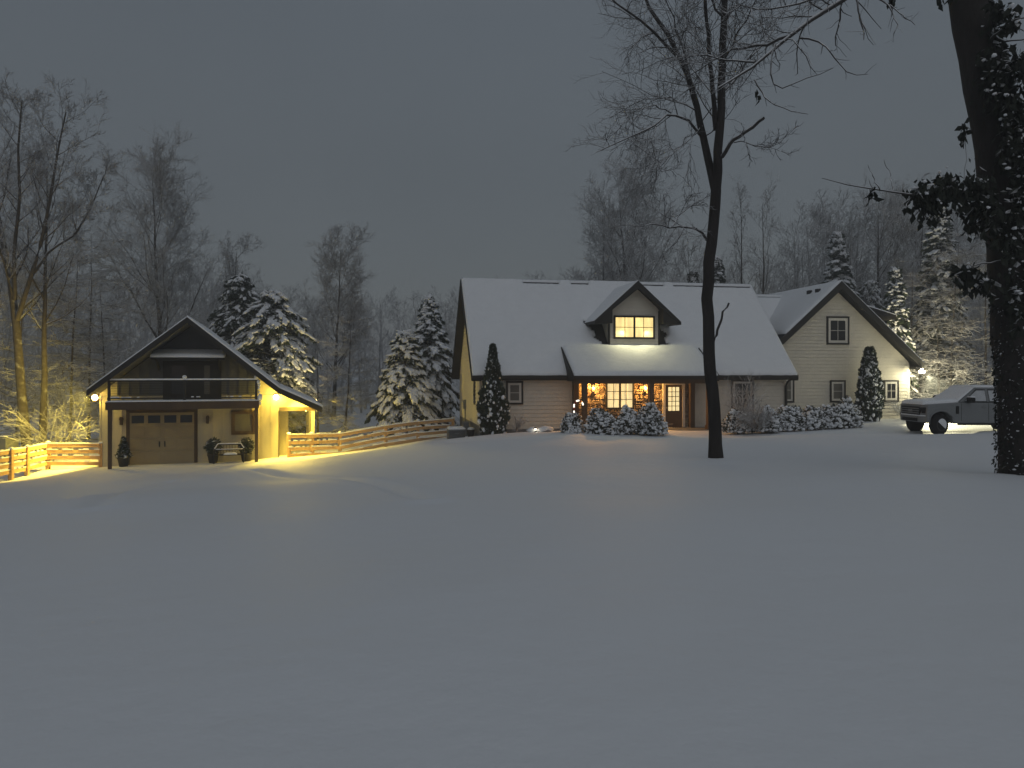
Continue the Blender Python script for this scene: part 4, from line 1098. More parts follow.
# ------------------------------------------------------------------ trees
def conifer(label, loc, h, r, seed, style="spruce", snow=1.0, group=None, rz=0.0):
    T = thing("evergreen_tree", label, "tree", loc, rz, group)
    rng = np.random.default_rng(seed)
    n = int(90 + h * 16)
    t = np.sort(rng.random(n)) ** 0.9
    z = (0.06 + 0.92 * t) * h
    if style == "spruce": L = r * (1.03 - t) ** 0.8 * (0.75 + 0.4 * rng.random(n))
    else: L = r * np.clip(np.sin(np.pi * (0.16 + 0.80 * t)) ** 0.75, 0.1, 1) * (0.7 + 0.45 * rng.random(n))
    a = rng.random(n) * 2 * np.pi
    P = 7
    pts = np.zeros((n, P, 3))
    s = np.linspace(0, 1, P)
    dro = (0.10 + 0.5 * (1 - t)) if style == "spruce" else (0.10 + 0.25 * rng.random(n))
    up = 0.25 if style == "spruce" else 0.45
    for k in range(P):
        d = L * s[k]
        pts[:, k, 0] = np.cos(a) * d; pts[:, k, 1] = np.sin(a) * d
        pts[:, k, 2] = z + L * (up * s[k] - (up + dro) * s[k] ** 2)
    pts += rng.normal(size=pts.shape) * 0.03 * s[None, :, None]
    rad = (0.012 + 0.012 * L)[:, None] * (1 - 0.8 * s)[None]
    bv, bf = tubes(pts, rad, 4)
    tr = np.stack([np.zeros(8), np.zeros(8), np.linspace(-0.3, h * 0.98, 8)], 1)[None]
    tv, tf = tubes(tr, np.linspace(0.03 * h * 0.45 + 0.04, 0.015, 8)[None], 8)
    npmesh("trunk", [(tv, tf, 0), (bv, bf, 0)], M['bark'], T)
    # foliage sprays along each limb
    per = 40
    bi = np.repeat(np.arange(n), per); u = 0.15 + 0.87 * rng.random(n * per) ** 0.8
    x = np.clip(u, 0, 0.999) * (P - 1); i = x.astype(int); fr = (x - i)[:, None]
    c = pts[bi, i] * (1 - fr) + pts[bi, i + 1] * fr
    d = nrm(pts[bi, i + 1] - pts[bi, i]); side = np.stack([-d[:, 1], d[:, 0], np.zeros(len(d))], 1)
    wv = (rng.random(n * per) * 2 - 1)[:, None]
    spread = (0.10 + 0.22 * L[bi] * (1 - 0.6 * u))[:, None]
    c = c + side * wv * spread + np.array([0, 0, -1.0]) * np.abs(rng.normal(size=(n * per, 1))) * 0.10
    ax = d * 0.6 + side * wv * 1.1 + np.array([0, 0, -0.45])
    v, f = leaves(rng, c, 0.30 if h > 4 else 0.2, axis=ax)
    npmesh("foliage", [(v, f, 0)], M['needle'], T, False)
    # snow pads lying on the limbs
    per = int(9 * snow) if h > 4 else int(6 * snow)
    bi = np.repeat(np.arange(n), per); u = 0.25 + 0.78 * rng.random(n * per) ** 0.7
    x = np.clip(u, 0, 0.999) * (P - 1); i = x.astype(int); fr = (x - i)[:, None]
    c = pts[bi, i] * (1 - fr) + pts[bi, i + 1] * fr
    d = nrm(pts[bi, i + 1] - pts[bi, i]); side = np.stack([-d[:, 1], d[:, 0], np.zeros(len(d))], 1)
    wv = (rng.random(n * per) * 2 - 1)[:, None]
    c = c + side * wv * (0.04 + 0.16 * L[bi] * (1 - 0.6 * u))[:, None] + np.array([0, 0, 0.03])
    sz = (0.6 + 0.8 * rng.random((n * per, 1))) * np.array([0.24, 0.095, 0.06]) * (0.8 if h < 5 else 1.0)
    v, f = lumps(rng, c, sz, axis=d + side * wv * 0.7, rough=0.35)
    npmesh("snow_cover", [(v, f, 0)], M['snow'], T)
    return T

def bare_tree(label, loc, h, seed, r0=0.2, spread=0.30, base=0.25, density=1.0, ang=48, flat=0.0, up=0.10, twig=0.011, stems=None, group=None, rz=0.0, lean=0.03, name="bare_tree", nL1=24, shape=0.45, cat="tree", wiggle=0.02):
    """stems: optional list of explicit local polylines with (pts, r_start, r_end)"""
    T = thing(name, label, cat, loc, rz, group)
    rng = np.random.default_rng(seed)
    P0 = 14
    if stems is None:
        pts = np.zeros((1, P0, 3)); pts[0, :, 2] = np.linspace(-0.3, h, P0)
        pts[0, :, :2] = np.cumsum(rng.normal(size=(P0, 2)) * wiggle * h / 10, 0) + np.linspace(0, 1, P0)[:, None] * rng.normal(size=2) * lean * h
        pts[0, 0, :2] = 0
        rad = (r0 * (1 - 0.93 * np.linspace(0, 1, P0) ** 0.9))[None]; rad[0, 0] *= 1.35
    else:
        pts = np.stack([resample(s[0], P0) for s in stems]); rad = np.stack([np.linspace(s[1], s[2], P0) for s in stems])
    ln = np.linalg.norm(np.diff(pts, axis=1), axis=2).sum(1)
    tv, tf = tubes(pts, rad, 9)
    a, ra, la = sprout(rng, pts, rad, nL1, base, 0.99, ln * spread, ang, 8, 0.42, up, 0.10, flat, 0.3, 0.25, shape, twig)
    av, af = tubes(a, ra, 5)
    npmesh("trunk", [(tv, tf, 0), (av, af, 0)], M['bark'], T)
    n2, n3, n4 = max(3, int(9 * density)), max(3, int(6 * density)), max(2, int(4 * density))
    b, rb, lb = sprout(rng, a, ra, n2, 0.2, 1.0, la * 0.46, 42, 5, 0.5, up * 0.6, 0.14, flat, 0.35, 0.35, 0.35, twig * 0.8)
    c, rc, lc = sprout(rng, b, rb, n3, 0.15, 1.0, lb * 0.52, 42, 4, 0.6, up * 0.3, 0.16, flat, 0.35, 0.4, 0.3, twig * 0.7)
    d, rd, ld = sprout(rng, c, rc, n4, 0.1, 1.0, lc * 0.6, 38, 3, 0.7, 0.0, 0.16, flat, 0.35, 0.5, 0.2, twig * 0.6)
    ch = []
    for q, r_, k in ((b, rb, 4), (c, rc, 3), (d, rd, 3)):
        v, f = tubes(q, r_, k); ch.append((v, f, 0))
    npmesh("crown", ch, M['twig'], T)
    return T

exec_order = []
build_house()
build_garage()

# fences
build_list = [(289, 35.6, 460.0), (312, 36.1, 459), (340, 36.8, 458), (386, 38.2, 449), (418, 39.3, 444.0), (453, 40.6, 441)]
pp = []
for px, Y, py in build_list:
    p = at(px, py, Y); pp.append((p.x, p.y, p.z))
fence("rail_fence", "snow-topped wooden rail fence climbing from the garage's open bay to the house", pp, 1.16)
pp = []
for px, Y, py in [(101, 33.4, 468.0), (48, 33.2, 468), (27, 31.4, 473.5), (11, 30.2, 477), (-12, 28.8, 482), (-40, 27.6, 488)]:
    p = at(px, py, Y); pp.append((p.x, p.y, p.z))
fence("rail_fence", "snow-topped wooden rail fence left of the garage, turning towards the photo's left edge", pp, 1.05)

build_truck()

# ---- things by the garage
def bench():
    p = gp(4.75, 0.35, 0.02)
    T = thing("garden_bench", "dark metal garden bench with snow on its top rail, in front of the garage wall", "bench", p, GR)
    b = MB(); W = 0.62
    b.tube([(-W, 0.28, 0), (-W, 0.28, 0.62), (-W + 0.14, 0.30, 0.84), (W - 0.14, 0.30, 0.84), (W, 0.28, 0.62), (W, 0.28, 0)], 0.025)
    for k in range(9): x = -W + 0.14 + k * (2 * W - 0.28) / 8; b.box(x - 0.008, x + 0.008, 0.285, 0.30, 0.42, 0.83)
    b.tube([(-W, 0.28, 0.60), (W, 0.28, 0.60)], 0.018)
    b.build("backrest", M['black'], T)
    b = MB()
    for k in range(5): b.box(-W, W, -0.22 + k * 0.1, -0.14 + k * 0.1, 0.40, 0.425)
    seat = b.build("seat", M['black'], T)
    for s in (-1, 1):
        b = MB(); b.box(s * W - 0.025, s * W + 0.025, -0.24, -0.19, 0, 0.6); b.box(s * W - 0.03, s * W + 0.03, -0.24, 0.28, 0.60, 0.63); b.build("arm", M['black'], T)
    s = MB(); s.tube([(-W, 0.28, 0.66), (-W + 0.14, 0.30, 0.88), (W - 0.14, 0.30, 0.88), (W, 0.28, 0.66)], 0.028); s.beam((-W + .05, 0.28, 0.635), (W - .05, 0.28, 0.635), 0.05, 0.04)
    s.build("snow_strip", M['snow'], T, True); s = MB()
    snow_slab(s, (-0.2, -0.2, 0.43), (0.35, -0.2, 0.43), (0.3, 0.1, 0.43), (-0.15, 0.1, 0.43), 0.08, 8, 6, None, 41)
    s.build("snow_patch", M['snow'], T, True)
bench()
def potted(label, x, y, kind, seed):
    p = gp(x, y, 0.0)
    T = thing("potted_shrub", label, "planter", p)
    b = MB(); b.lathe([(0.17, 0), (0.24, 0.36), (0.26, 0.36), (0.26, 0.42)], n=16); b.build("pot", M['pot'], T, True)
    rng = np.random.default_rng(seed); n = 1800
    q = nrm(rng.normal(size=(n, 3))) * (rng.random((n, 1)) ** 0.4)
    if kind == 'round': q = q * np.array([0.34, 0.34, 0.36]) + np.array([0, 0, 0.75])
    else:
        t = rng.random(n); a = rng.random(n) * 6.28; rr = 0.30 * (1 - t) * (0.5 + 0.5 * rng.random(n)) + 0.02
        q = np.stack([rr * np.cos(a), rr * np.sin(a), 0.4 + t * 0.85], 1)
    v, f = leaves(rng, q, 0.09); npmesh("foliage", [(v, f, 0)], M['needle'], T, False)
    m = 10; c = nrm(rng.normal(size=(m, 3))); c[:, 2] = np.abs(c[:, 2]) * .6
    c = c * np.array([0.25, 0.25, 0.2]) + np.array([0, 0, 0.42 if kind != 'round' else 0.9])
    v, f = lumps(rng, c, (0.03 + 0.04 * rng.random((m, 1))) * np.ones(3)); npmesh("snow_cover", [(v, f, 0)], M['snow'], T)
potted("dark pot with a round clipped shrub between the garage door and the bench", 4.05, 0.95, 'round', 3)
potted("dark pot with a round clipped shrub right of the bench, under the garage window", 5.45, 0.95, 'round', 4)
potted("potted cone shrub with clods of snow at the garage door's left edge", 0.42, 0.9, 'cone', 5)

# storage bin at the far left behind the fence
p = at(4, 452, 36.0)
B = thing("storage_bin", "pale slope-lidded bin behind the fence at the photo's left edge", "bin", (p.x, p.y, gz(p.x, p.y)), R(-15))
b = MB(); b.prism([(-0.35, 0), (0.35, 0), (0.35, 0.95), (-0.35, 1.25)], 'x', -0.5, 0.5); b.build("bin_body", M['metal'], B, bevel=0.03)
b = MB(); snow_slab(b, (0.52, 0.38, 0.955), (0.52, -0.38, 1.26), (-0.52, -0.38, 1.26), (-0.52, 0.38, 0.955), 0.09, 8, 8, None, 44); b.build("snow_cover", M['snow'], B, True)

# air conditioner + utility boxes by the gable
p = at(456, 441, 37.8)
A = thing("air_conditioner", "square grey air conditioner topped with snow beside the house's left gable", "appliance", (p.x, p.y, p.z - 0.02), R(10))
b = MB(); b.box(-0.42, 0.42, -0.42, 0.42, 0.0, 0.62); body = b.build("casing", M['metal'], A, bevel=0.04)
b = MB()
for k in range(9): b.box(-0.40, 0.40, -0.432, -0.42, 0.08 + k * 0.055, 0.10 + k * 0.055)
b.build("grille", M['black'], body)
b = MB(); b.box(-0.12, 0.12, -0.44, -0.433, 0.40, 0.46); b.build("name_plate", M['metal'], A)
b = MB(); snow_slab(b, (-0.42, -0.42, 0.622), (0.42, -0.42, 0.622), (0.42, 0.42, 0.622), (-0.42, 0.42, 0.622), 0.12, 8, 8, None, 45); b.build("snow_cover", M['snow'], A, True)
p = hp(-0.35, 3.1); z = gz(p.x, p.y)
b = MB(); b.box(-0.16, 0.16, -0.2, 0.2, -0.1, 0.75); o = b.build("utility_box", M['metal'], None, bevel=0.02, loc=(p.x, p.y, z)); tag(o, "plain grey utility box against the house's left gable, right of the air conditioner", "box"); o.rotation_euler = (0, 0, R(10))
p = hp(-0.3, 1.2); z = gz(p.x, p.y)
U = thing("flower_pot", "small dark pot with a clod of snow at the house's front left corner", "pot", (p.x, p.y, z))
b = MB(); b.lathe([(0.13, -0.05), (0.19, 0.34), (0.21, 0.38)], n=14); b.build("pot", M['pot'], U, True)
b = MB(); b.ball((0, 0, 0.40), 0.18, sz=0.6); b.build("snow_cap", M['snow'], U, True)

# ---- planting bed along the front
def place(px, py, Y):
    p = at(px, py, Y); return Vector((p.x, p.y, gz(p.x, p.y) - 0.02))
GRP = "snowy shrubs in the front bed"
p = hp(0.5, -0.85); make_arborvitae("tall dark cone evergreen lightly flecked with snow at the house's left front corner", (p.x, p.y, gz(p.x, p.y) - 0.05), 4.25, 0.68, 61, 520, 1.15)
p = hp(21.25, 0.6); make_arborvitae("narrow column evergreen against the wing's lit wall, streaked with snow", (p.x, p.y, gz(p.x, p.y) - 0.05), 3.95, 0.62, 62, 900, 0.6)
sh = [
    ("low snowy shrub at the far left end of the bed, below the candy cane", 572, 34.4, 1.25, 1.05, 0.9, 71),
    ("snowy shrub hiding the foot of the porch's left post", 601, 34.0, 1.45, 1.25, 1.0, 72),
    ("snowy shrub below the lit porch window, left of the big porch shrub", 627, 34.0, 1.05, 1.30, 0.9, 73),
    ("big round snowy shrub left of the front door", 649, 33.8, 1.75, 1.35, 1.2, 74),
    ("low snowy shrub just right of the foreground tree's trunk", 738, 34.6, 1.3, 1.05, 1.0, 75),
    ("snowy shrub below the house's right-hand window", 768, 34.6, 1.6, 1.15, 1.0, 76),
    ("snowy shrub under the downspout at the house corner", 789, 35.0, 1.15, 1.25, 1.0, 77),
    ("snowy shrub below the wing's left window edge", 812, 35.6, 1.4, 1.1, 1.0, 78),
    ("snowy shrub below the wing's middle ground-floor window", 829, 36.0, 1.25, 1.15, 1.0, 79),
    ("tallest snowy shrub of the wing, left of the narrow column evergreen", 846, 36.2, 1.35, 1.45, 1.0, 80),
]
for lab, px, Y, w, h, d, seed in sh:
    make_shrub("snowy_shrub", lab, "shrub", seed, w * 1.15, h * 0.92, d, place(px, 430, Y), seed * 1.3, GRP)

# bare twiggy shrubs
def twig_shrub(label, loc, h, seed, n=14, spread=0.9, m='twig'):
    T = thing("twiggy_shrub", label, "shrub", loc)
    rng = np.random.default_rng(seed)
    pts = np.zeros((n, 6, 3))
    for k in range(n):
        a = rng.random() * 6.28; L = h * (0.7 + 0.4 * rng.random()); d = np.array([math.cos(a) * spread * rng.random(), math.sin(a) * spread * rng.random(), 1.0])
        for q in range(1, 6): pts[k, q] = pts[k, q - 1] + nrm(d) * L / 5; d = d + rng.normal(size=3) * 0.15 + np.array([0, 0, -0.08])
    r = np.full((n, 6), 0.013); ln = np.full(n, h)
    b, rb, lb = sprout(rng, pts, r, 8, 0.15, 1, ln * 0.45, 40, 4, 0.7, 0.0, 0.15, 0, 0.3, 0.5, 0.3, 0.007)
    c, rc, lc = sprout(rng, b, rb, 5, 0.1, 1, lb * 0.5, 40, 3, 0.8, -0.03, 0.15, 0, 0.3, 0.5, 0.2, 0.006)
    v1, f1 = tubes(pts, r, 4); v2, f2 = tubes(b, rb, 3); v3, f3 = tubes(c, rc, 3)
    npmesh("stems", [(v1, f1, 0)], M['twig'], T); npmesh("twigs", [(v2, f2, 0), (v3, f3, 0)], M['twig'], T)
    return T
twig_shrub("tall twiggy shrub standing in front of the house's right-hand window", place(742, 430, 35.0), 2.3, 81, 14, 0.45)
twig_shrub("low arching twiggy shrub in the flood-lit corner, right of the column evergreen", (lambda p: (p.x, p.y, gz(p.x, p.y) - 0.02))(hp(23.7, 0.9)), 1.15, 82, 20, 1.5)
twig_shrub("reddish-brown twiggy shrub in front of the bed, right of the foreground tree", place(757, 431, 33.6), 1.2, 83, 22, 1.0)
twig_shrub("small dry twig plant against the siding right of the corner cone evergreen", place(516, 431, 35.9), 0.8, 84, 6, 0.5)

# path light, rocks, candy cane
p = place(535.5, 431, 34.9)
PL = thing("path_light", "small lit path light at the edge of the bed, left of the porch", "lamp", p)
b = MB(); b.lathe([(0.012, 0), (0.012, 0.26)], n=8); b.build("stake", M['black'], PL)
b = MB(); b.lathe([(0.10, 0.30), (0.02, 0.36)], n=14); b.build("lamp_shade", M['black'], PL, True)
b = MB(); b.ball((0, -0.02, 0.26), 0.045); b.build("bulb", M['bulb_path'], PL, True)
lamp("path_lamp_light", 'POINT', (0, -0.12, 0.25), 0.5, (1.0, 0.85, 0.6), PL, 0.04)
rngr = np.random.default_rng(9)
for k, (px, s, lab) in enumerate(((534, 0.26, "round snow-capped rock right behind the path light"), (545, 0.30, "lower snow-capped rock right of the path light"))):
    p = place(px, 431, 35.2 - 0.1 * k)
    b = MB(); b.ball((0, 0, 0.1), s, sz=0.8); RK = b.build("rock", M['concrete'], None, True, loc=p); tag(RK, lab, "rock")
    v, f = lumps(rngr, np.array([[0, 0, 0.1 + s * 0.55], [0.1, 0.05, 0.1 + s * 0.45], [-.1, -.05, .1 + s * .42]]), np.array([[s * 1.05, s, s * 0.45]] * 3), rough=0.12)
    npmesh("snow_cap", [(v, f, 0)], M['snow'], RK)
p = place(574, 431, 34.9)
CC = thing("candy_cane", "lit white candy cane standing beside the porch's left end", "decoration", p, R(10))
pts = [(0, 0, 0)] + [(0, 0, z) for z in np.linspace(0.2, 1.0, 6)] + [(0.17 - 0.17 * math.cos(a), 0, 1.0 + 0.2 * math.sin(a)) for a in np.linspace(0.2, 3.0, 10)]
cs = resample(pts, 40) * 1.28
for q0 in range(0, 39, 6):
    b = MB(); b.tube(cs[q0:q0 + 4], 0.035, 8); b.build("white_stripe", M['cane'], CC, True)
    if q0 + 6 < 40: b = MB(); b.tube(cs[q0 + 3:q0 + 7], 0.034, 8); b.build("red_stripe", mat("red_stripe", (0.35, 0.03, 0.02), 0.4), CC, True)

# snow lumps sitting on the drive edge near the bed
# ------------------------------------------------------------------ foreground tree
def L3(px, py, Y, o): 
    return at(px, py, Y) - o
def fg_tree():
    base = at(716, 457, 18.0); o = Vector((base.x, base.y, base.z))
    MOUNDS.append((base.x, base.y, 0.10, 0.35))
    stems = []
    def S(pl, r0, r1): stems.append(([tuple(at(px, py, Y) - o) for px, py, Y in pl], r0, r1))
    S([(716, 463, 18), (715, 430, 18), (712, 390, 18), (709, 340, 18), (707.5, 300, 18), (709, 265, 18), (713, 230, 18), (716, 190, 18)], 0.152, 0.125)
    S([(716, 192, 18), (718, 160, 17.9), (720, 120, 17.8), (722, 70, 17.7), (724, 20, 17.6), (726, -40, 17.5), (731, -130, 17.3)], 0.115, 0.042)
    S([(715, 190, 18), (708, 160, 18.2), (701, 125, 18.5), (694, 95, 18.8), (684, 65, 19.0), (667, 35, 19.3), (650, 8, 19.6), (632, -35, 19.9)], 0.10, 0.03)
    S([(716, 130, 17.9), (713, 90, 17.4), (709, 50, 17.0), (706, 10, 16.6), (700, -60, 16.0)], 0.06, 0.025)
    T = thing("foreground_tree", "tall forked bare tree with a dark trunk standing on the lawn before the porch", "tree", o)
    rng = np.random.default_rng(101)
    ch = []
    P0 = 16
    pts = np.stack([resample(s[0], P0) for s in stems]); rad = np.stack([np.linspace(s[1], s[2], P0) for s in stems])
    pts[:, 1:-1] += rng.normal(size=pts[:, 1:-1].shape) * 0.012
    rad[0, 0] *= 1.3; rad[0, 1] *= 1.08
    v, f = tubes(pts, rad, 12); ch.append((v, f, 0))
    # explicit limbs
    limbs = []
    def B(pl, r0, r1): limbs.append(([tuple(at(px, py, Y) - o) for px, py, Y in pl], r0, r1))
    B([(722, 157, 17.8), (733, 143, 17.5), (748, 130, 17.2), (764, 118, 16.9)], 0.05, 0.035)
    B([(700, 135, 18.4), (686, 117, 18.0), (671, 113, 17.6), (655, 127, 17.2), (630, 138, 16.8), (597, 152, 16.3)], 0.035, 0.010)
    B([(707, 240, 18), (700, 230, 17.8), (688, 226, 17.6), (672, 227, 17.3), (655, 222, 17.1), (645, 226, 16.9)], 0.036, 0.010)
    B([(672, 227, 17.3), (680, 215, 17.6), (697, 202, 18.0), (700, 196, 18.1)], 0.016, 0.006)
    B([(712, 345, 18), (718, 330, 17.9), (723, 316, 17.8), (729, 303, 17.7)], 0.035, 0.022)
    B([(684, 65, 19.0), (664, 40, 18.2), (640, 20, 17.4), (612, 0, 16.6), (590, -15, 16)], 0.045, 0.012)
    B([(697, 100, 18.7), (690, 80, 19.8), (668, 60, 21), (640, 30, 22)], 0.03, 0.010)
    B([(718, 100, 17.8), (700, 80, 18.6), (680, 45, 19.4), (668, 10, 20)], 0.025, 0.010)
    B([(720, 95, 17.8), (742, 70, 18.4), (765, 40, 19.2), (785, 10, 20)], 0.03, 0.010)
    B([(722, 60, 17.7), (740, 30, 17.0), (756, 0, 16.4)], 0.03, 0.012)
    B([(695, 110, 18.6), (672, 98, 19.4), (640, 100, 20), (610, 118, 20.6)], 0.022, 0.008)
    B([(671, 113, 17.6), (650, 105, 17.0), (628, 112, 16.4)], 0.016, 0.007)
    B([(724, 20, 17.6), (706, -5, 16.6), (690, -40, 15.8)], 0.03, 0.01)
    B([(690, 80, 18.8), (676, 30, 18.0), (660, -20, 17.2)], 0.025, 0.01)
    B([(655, 127, 17.2), (652, 140, 17.0), (655, 155, 16.9), (662, 172, 16.8)], 0.012, 0.006)
    B([(700, 128, 18.4), (690, 140, 17.8), (675, 152, 17.4), (660, 165, 17.0)], 0.014, 0.006)
    B([(734, 142.5, 17.45), (744, 141, 17.4), (757, 146, 17.3), (769, 146, 17.2), (782, 142, 17.1)], 0.014, 0.006)
    lp = np.stack([resample(s[0], 9) for s in limbs]); lr = np.stack([np.linspace(s[1], s[2], 9) for s in limbs])
    lp[:, 1:-1] += rng.normal(size=lp[:, 1:-1].shape) * 0.025
    v, f = tubes(lp, lr, 7); ch.append((v, f, 1))
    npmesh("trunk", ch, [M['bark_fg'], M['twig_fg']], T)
    ln = np.linalg.norm(np.diff(lp, axis=1), axis=2).sum(1)
    # secondary branches: from explicit limbs, and from the upper stems
    bp = [0, 1, 2, 3, 4, 5, 6, 7, 8, 9, 10, 11, 12, 13, 14, 15, 16]
    keep = [i for i in bp if i not in (0, 4)]
    b1, r1, l1 = sprout(rng, lp[keep], lr[keep], 10, 0.18, 1.0, np.minimum(ln[keep] * 0.5, 1.1), 48, 6, 0.5, 0.02, 0.16, 0.1, 0.4, 0.4, 0.3, 0.0075)
    b2, r2, l2 = sprout(rng, pts[1:], rad[1:], 14, 0.20, 1.0, np.array([2.2, 2.0, 1.5]), 60, 7, 0.2, 0.01, 0.14, 0.2, 0.4, 0.3, 0.2, 0.009)
    c1, s1, m1 = sprout(rng, b1, r1, 6, 0.15, 1.0, l1 * 0.5, 45, 4, 0.6, 0.0, 0.18, 0.1, 0.35, 0.5, 0.2, 0.0058)
    c2, s2, m2 = sprout(rng, b2, r2, 8, 0.15, 1.0, l2 * 0.42, 45, 5, 0.6, 0.0, 0.18, 0.1, 0.35, 0.5, 0.3, 0.006)
    d1, t1, _ = sprout(rng, c1, s1, 3, 0.15, 1.0, m1 * 0.55, 40, 3, 0.7, 0.0, 0.16, 0, 0.35, 0.6, 0.2, 0.0045)
    d2, t2, _ = sprout(rng, c2, s2, 4, 0.15, 1.0, m2 * 0.5, 40, 3, 0.7, 0.0, 0.16, 0, 0.35, 0.6, 0.2, 0.0045)
    ch = []
    for q, r_, k in ((b1, r1, 4), (b2, r2, 4), (c1, s1, 3), (c2, s2, 3), (d1, t1, 3), (d2, t2, 3)):
        v, f = tubes(q, r_, k); ch.append((v, f, 0))
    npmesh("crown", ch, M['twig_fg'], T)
fg_tree()

def ivy_tree():
    base = at(1024, 480, 14.0); o = Vector((base.x, base.y, base.z))
    MOUNDS.append((base.x - 0.15, base.y - 0.1, 0.09, 0.5))
    T = thing("ivy_covered_tree", "massive dark tree wrapped in snow-dusted ivy at the photo's right edge", "tree", o)
    rng = np.random.default_rng(111)
    ax = [(1026, 490, 14), (1024, 440, 14), (1020, 370, 14), (1014, 290, 14), (1006, 215, 14), (994, 140, 14), (980, 65, 14), (967, 0, 14), (955, -70, 14), (940, -160, 14)]
    pts = resample([tuple(at(*p) - o) for p in ax], 22)[None]
    rad = np.interp(np.linspace(0, 1, 22), [0, 0.1, 0.4, 0.75, 1], [0.47, 0.40, 0.37, 0.31, 0.26])[None]
    v, f = tubes(pts, rad * (1 + 0.05 * rng.normal(size=rad.shape)), 18); ch = [(v, f, 0)]
    limbs = []
    def B(pl, r0, r1): limbs.append(([tuple(at(px, py, Y) - o) for px, py, Y in pl], r0, r1))
    B([(1000, 205, 13.7), (975, 196, 13.3), (945, 186, 13.0), (915, 194, 12.8), (880, 190, 12.6), (850, 187, 12.5), (822, 178, 12.4)], 0.035, 0.006)
    B([(880, 190, 12.6), (873, 178, 12.7), (868, 165, 12.8)], 0.010, 0.004)
    B([(893, 192, 12.7), (891, 175, 12.9), (884, 160, 13)], 0.010, 0.004)
    B([(915, 194, 12.8), (907, 203, 12.8), (900, 214, 12.7)], 0.010, 0.005)
    B([(952, -80, 14), (900, -36, 13.2), (868, -18, 12.9), (838, 3, 12.6), (815, 16, 12.4), (792, 36, 12.2), (772, 48, 12.1), (752, 66, 12.0), (735, 72, 11.9), (718, 88, 11.8)], 0.085, 0.014)
    B([(792, 35, 12.2), (765, 45, 12.4), (730, 50, 12.7), (690, 75, 13)], 0.03, 0.008)
    B([(775, 45, 12.1), (770, 70, 11.9), (776, 90, 11.8), (803, 80, 11.7), (833, 68, 11.6)], 0.016, 0.005)
    B([(800, 38, 12.2), (822, 42, 12.0), (838, 62, 11.8), (850, 77, 11.7), (868, 74, 11.6)], 0.018, 0.005)
    B([(755, 80, 12.0), (765, 100, 11.8), (790, 112, 11.6), (808, 114, 11.5)], 0.014, 0.005)
    B([(860, -12, 12.8), (890, 5, 12.4), (897, 25, 12.2), (893, 42, 12.1)], 0.02, 0.005)
    B([(890, 5, 12.4), (905, 18, 12.2), (915, 25, 12.2)], 0.012, 0.005)
    B([(755, 62, 12.0), (730, 60, 12.4), (700, 55, 12.8), (670, 60, 13.2)], 0.02, 0.006)
    B([(985, 45, 13.8), (1000, 30, 13.4), (1015, 20, 13.1), (1040, 15, 12.8)], 0.03, 0.008)
    B([(985, 15, 14), (996, 36, 13.6), (1006, 42, 13.4), (1030, 38, 13)], 0.03, 0.01)
    B([(1000, 150, 13.8), (1020, 132, 13.4), (1040, 120, 13.0)], 0.05, 0.02)
    B([(1012, 260, 13.7), (990, 262, 13.4), (968, 268, 13.2), (955, 275, 13.1)], 0.02, 0.006)
    B([(1006, 240, 13.8), (1030, 220, 13.3), (1050, 215, 13)], 0.04, 0.02)
    B([(965, 130, 13.9), (966, 160, 13.7), (963, 185, 13.6)], 0.006, 0.004)
    B([(860, -12, 12.8), (830, -10, 12.4), (800, 5, 12), (770, 10, 11.6), (740, 5, 11.3)], 0.03, 0.008)
    lp = np.stack([resample(s[0], 10) for s in limbs]); lr = np.stack([np.linspace(s[1], s[2], 10) for s in limbs])
    lp[:, 1:-1] += rng.normal(size=lp[:, 1:-1].shape) * 0.012
    v, f = tubes(lp, lr, 7); ch.append((v, f, 1))
    npmesh("trunk", ch, [M['bark_fg'], M['twig_fg']], T)
    ln = np.linalg.norm(np.diff(lp, axis=1), axis=2).sum(1)
    br = [4, 5, 11, 18]; b1, r1, l1 = sprout(rng, lp[br], lr[br], 22, 0.12, 1.0, np.array([0.8, 0.6, 0.6, 0.5]), 55, 6, 0.4, 0.0, 0.2, 0.1, 0.4, 0.4, 0.2, 0.006)
    c1, s1, m1 = sprout(rng, b1, r1, 6, 0.15, 1, l1 * 0.5, 45, 4, 0.6, 0, 0.2, 0.1, 0.35, 0.5, 0.2, 0.0045)
    br = [0, 6, 7, 8, 9, 10, 12, 13]; b2, r2, l2 = sprout(rng, lp[br], lr[br], 5, 0.2, 1, np.full(len(br), 0.22), 45, 4, 0.6, 0.03, 0.2, 0, 0.35, 0.5, 0.2, 0.004)
    ch = []
    for q, r_, k in ((b1, r1, 4), (c1, s1, 3), (b2, r2, 3)):
        v, f = tubes(q, r_, k); ch.append((v, f, 0))
    npmesh("crown", ch, M['twig_fg'], T)
    # ivy: leaves hugging the trunk and hanging in clusters along the limbs
    cs = []; axs = []
    n = 6500
    t = rng.random(n); i = (t * 20).astype(int); fr = (t * 20 - i)[:, None]
    c = pts[0, i] * (1 - fr) + pts[0, i + 1] * fr; rr = rad[0, i]
    a = rng.random(n) * 2 * np.pi
    dens = np.sin(t * 31 + a * 2) + np.sin(a * 3 + t * 11)
    a0 = np.where((dens > -0.3) | (t < 0.4), 1, 0).astype(bool) & ~((t > 0.62) & (np.cos(a) < 0.35)) & ~((t <= 0.62) & (np.cos(a) < -0.15))
    c = c + np.stack([np.cos(a), np.sin(a), np.zeros(n)], 1) * (rr * (1.0 + 0.28 * rng.random(n) ** 3))[:, None]
    cs.append(c[a0]); axs.append((np.stack([np.cos(a), np.sin(a), np.full(n, -0.8)], 1))[a0])
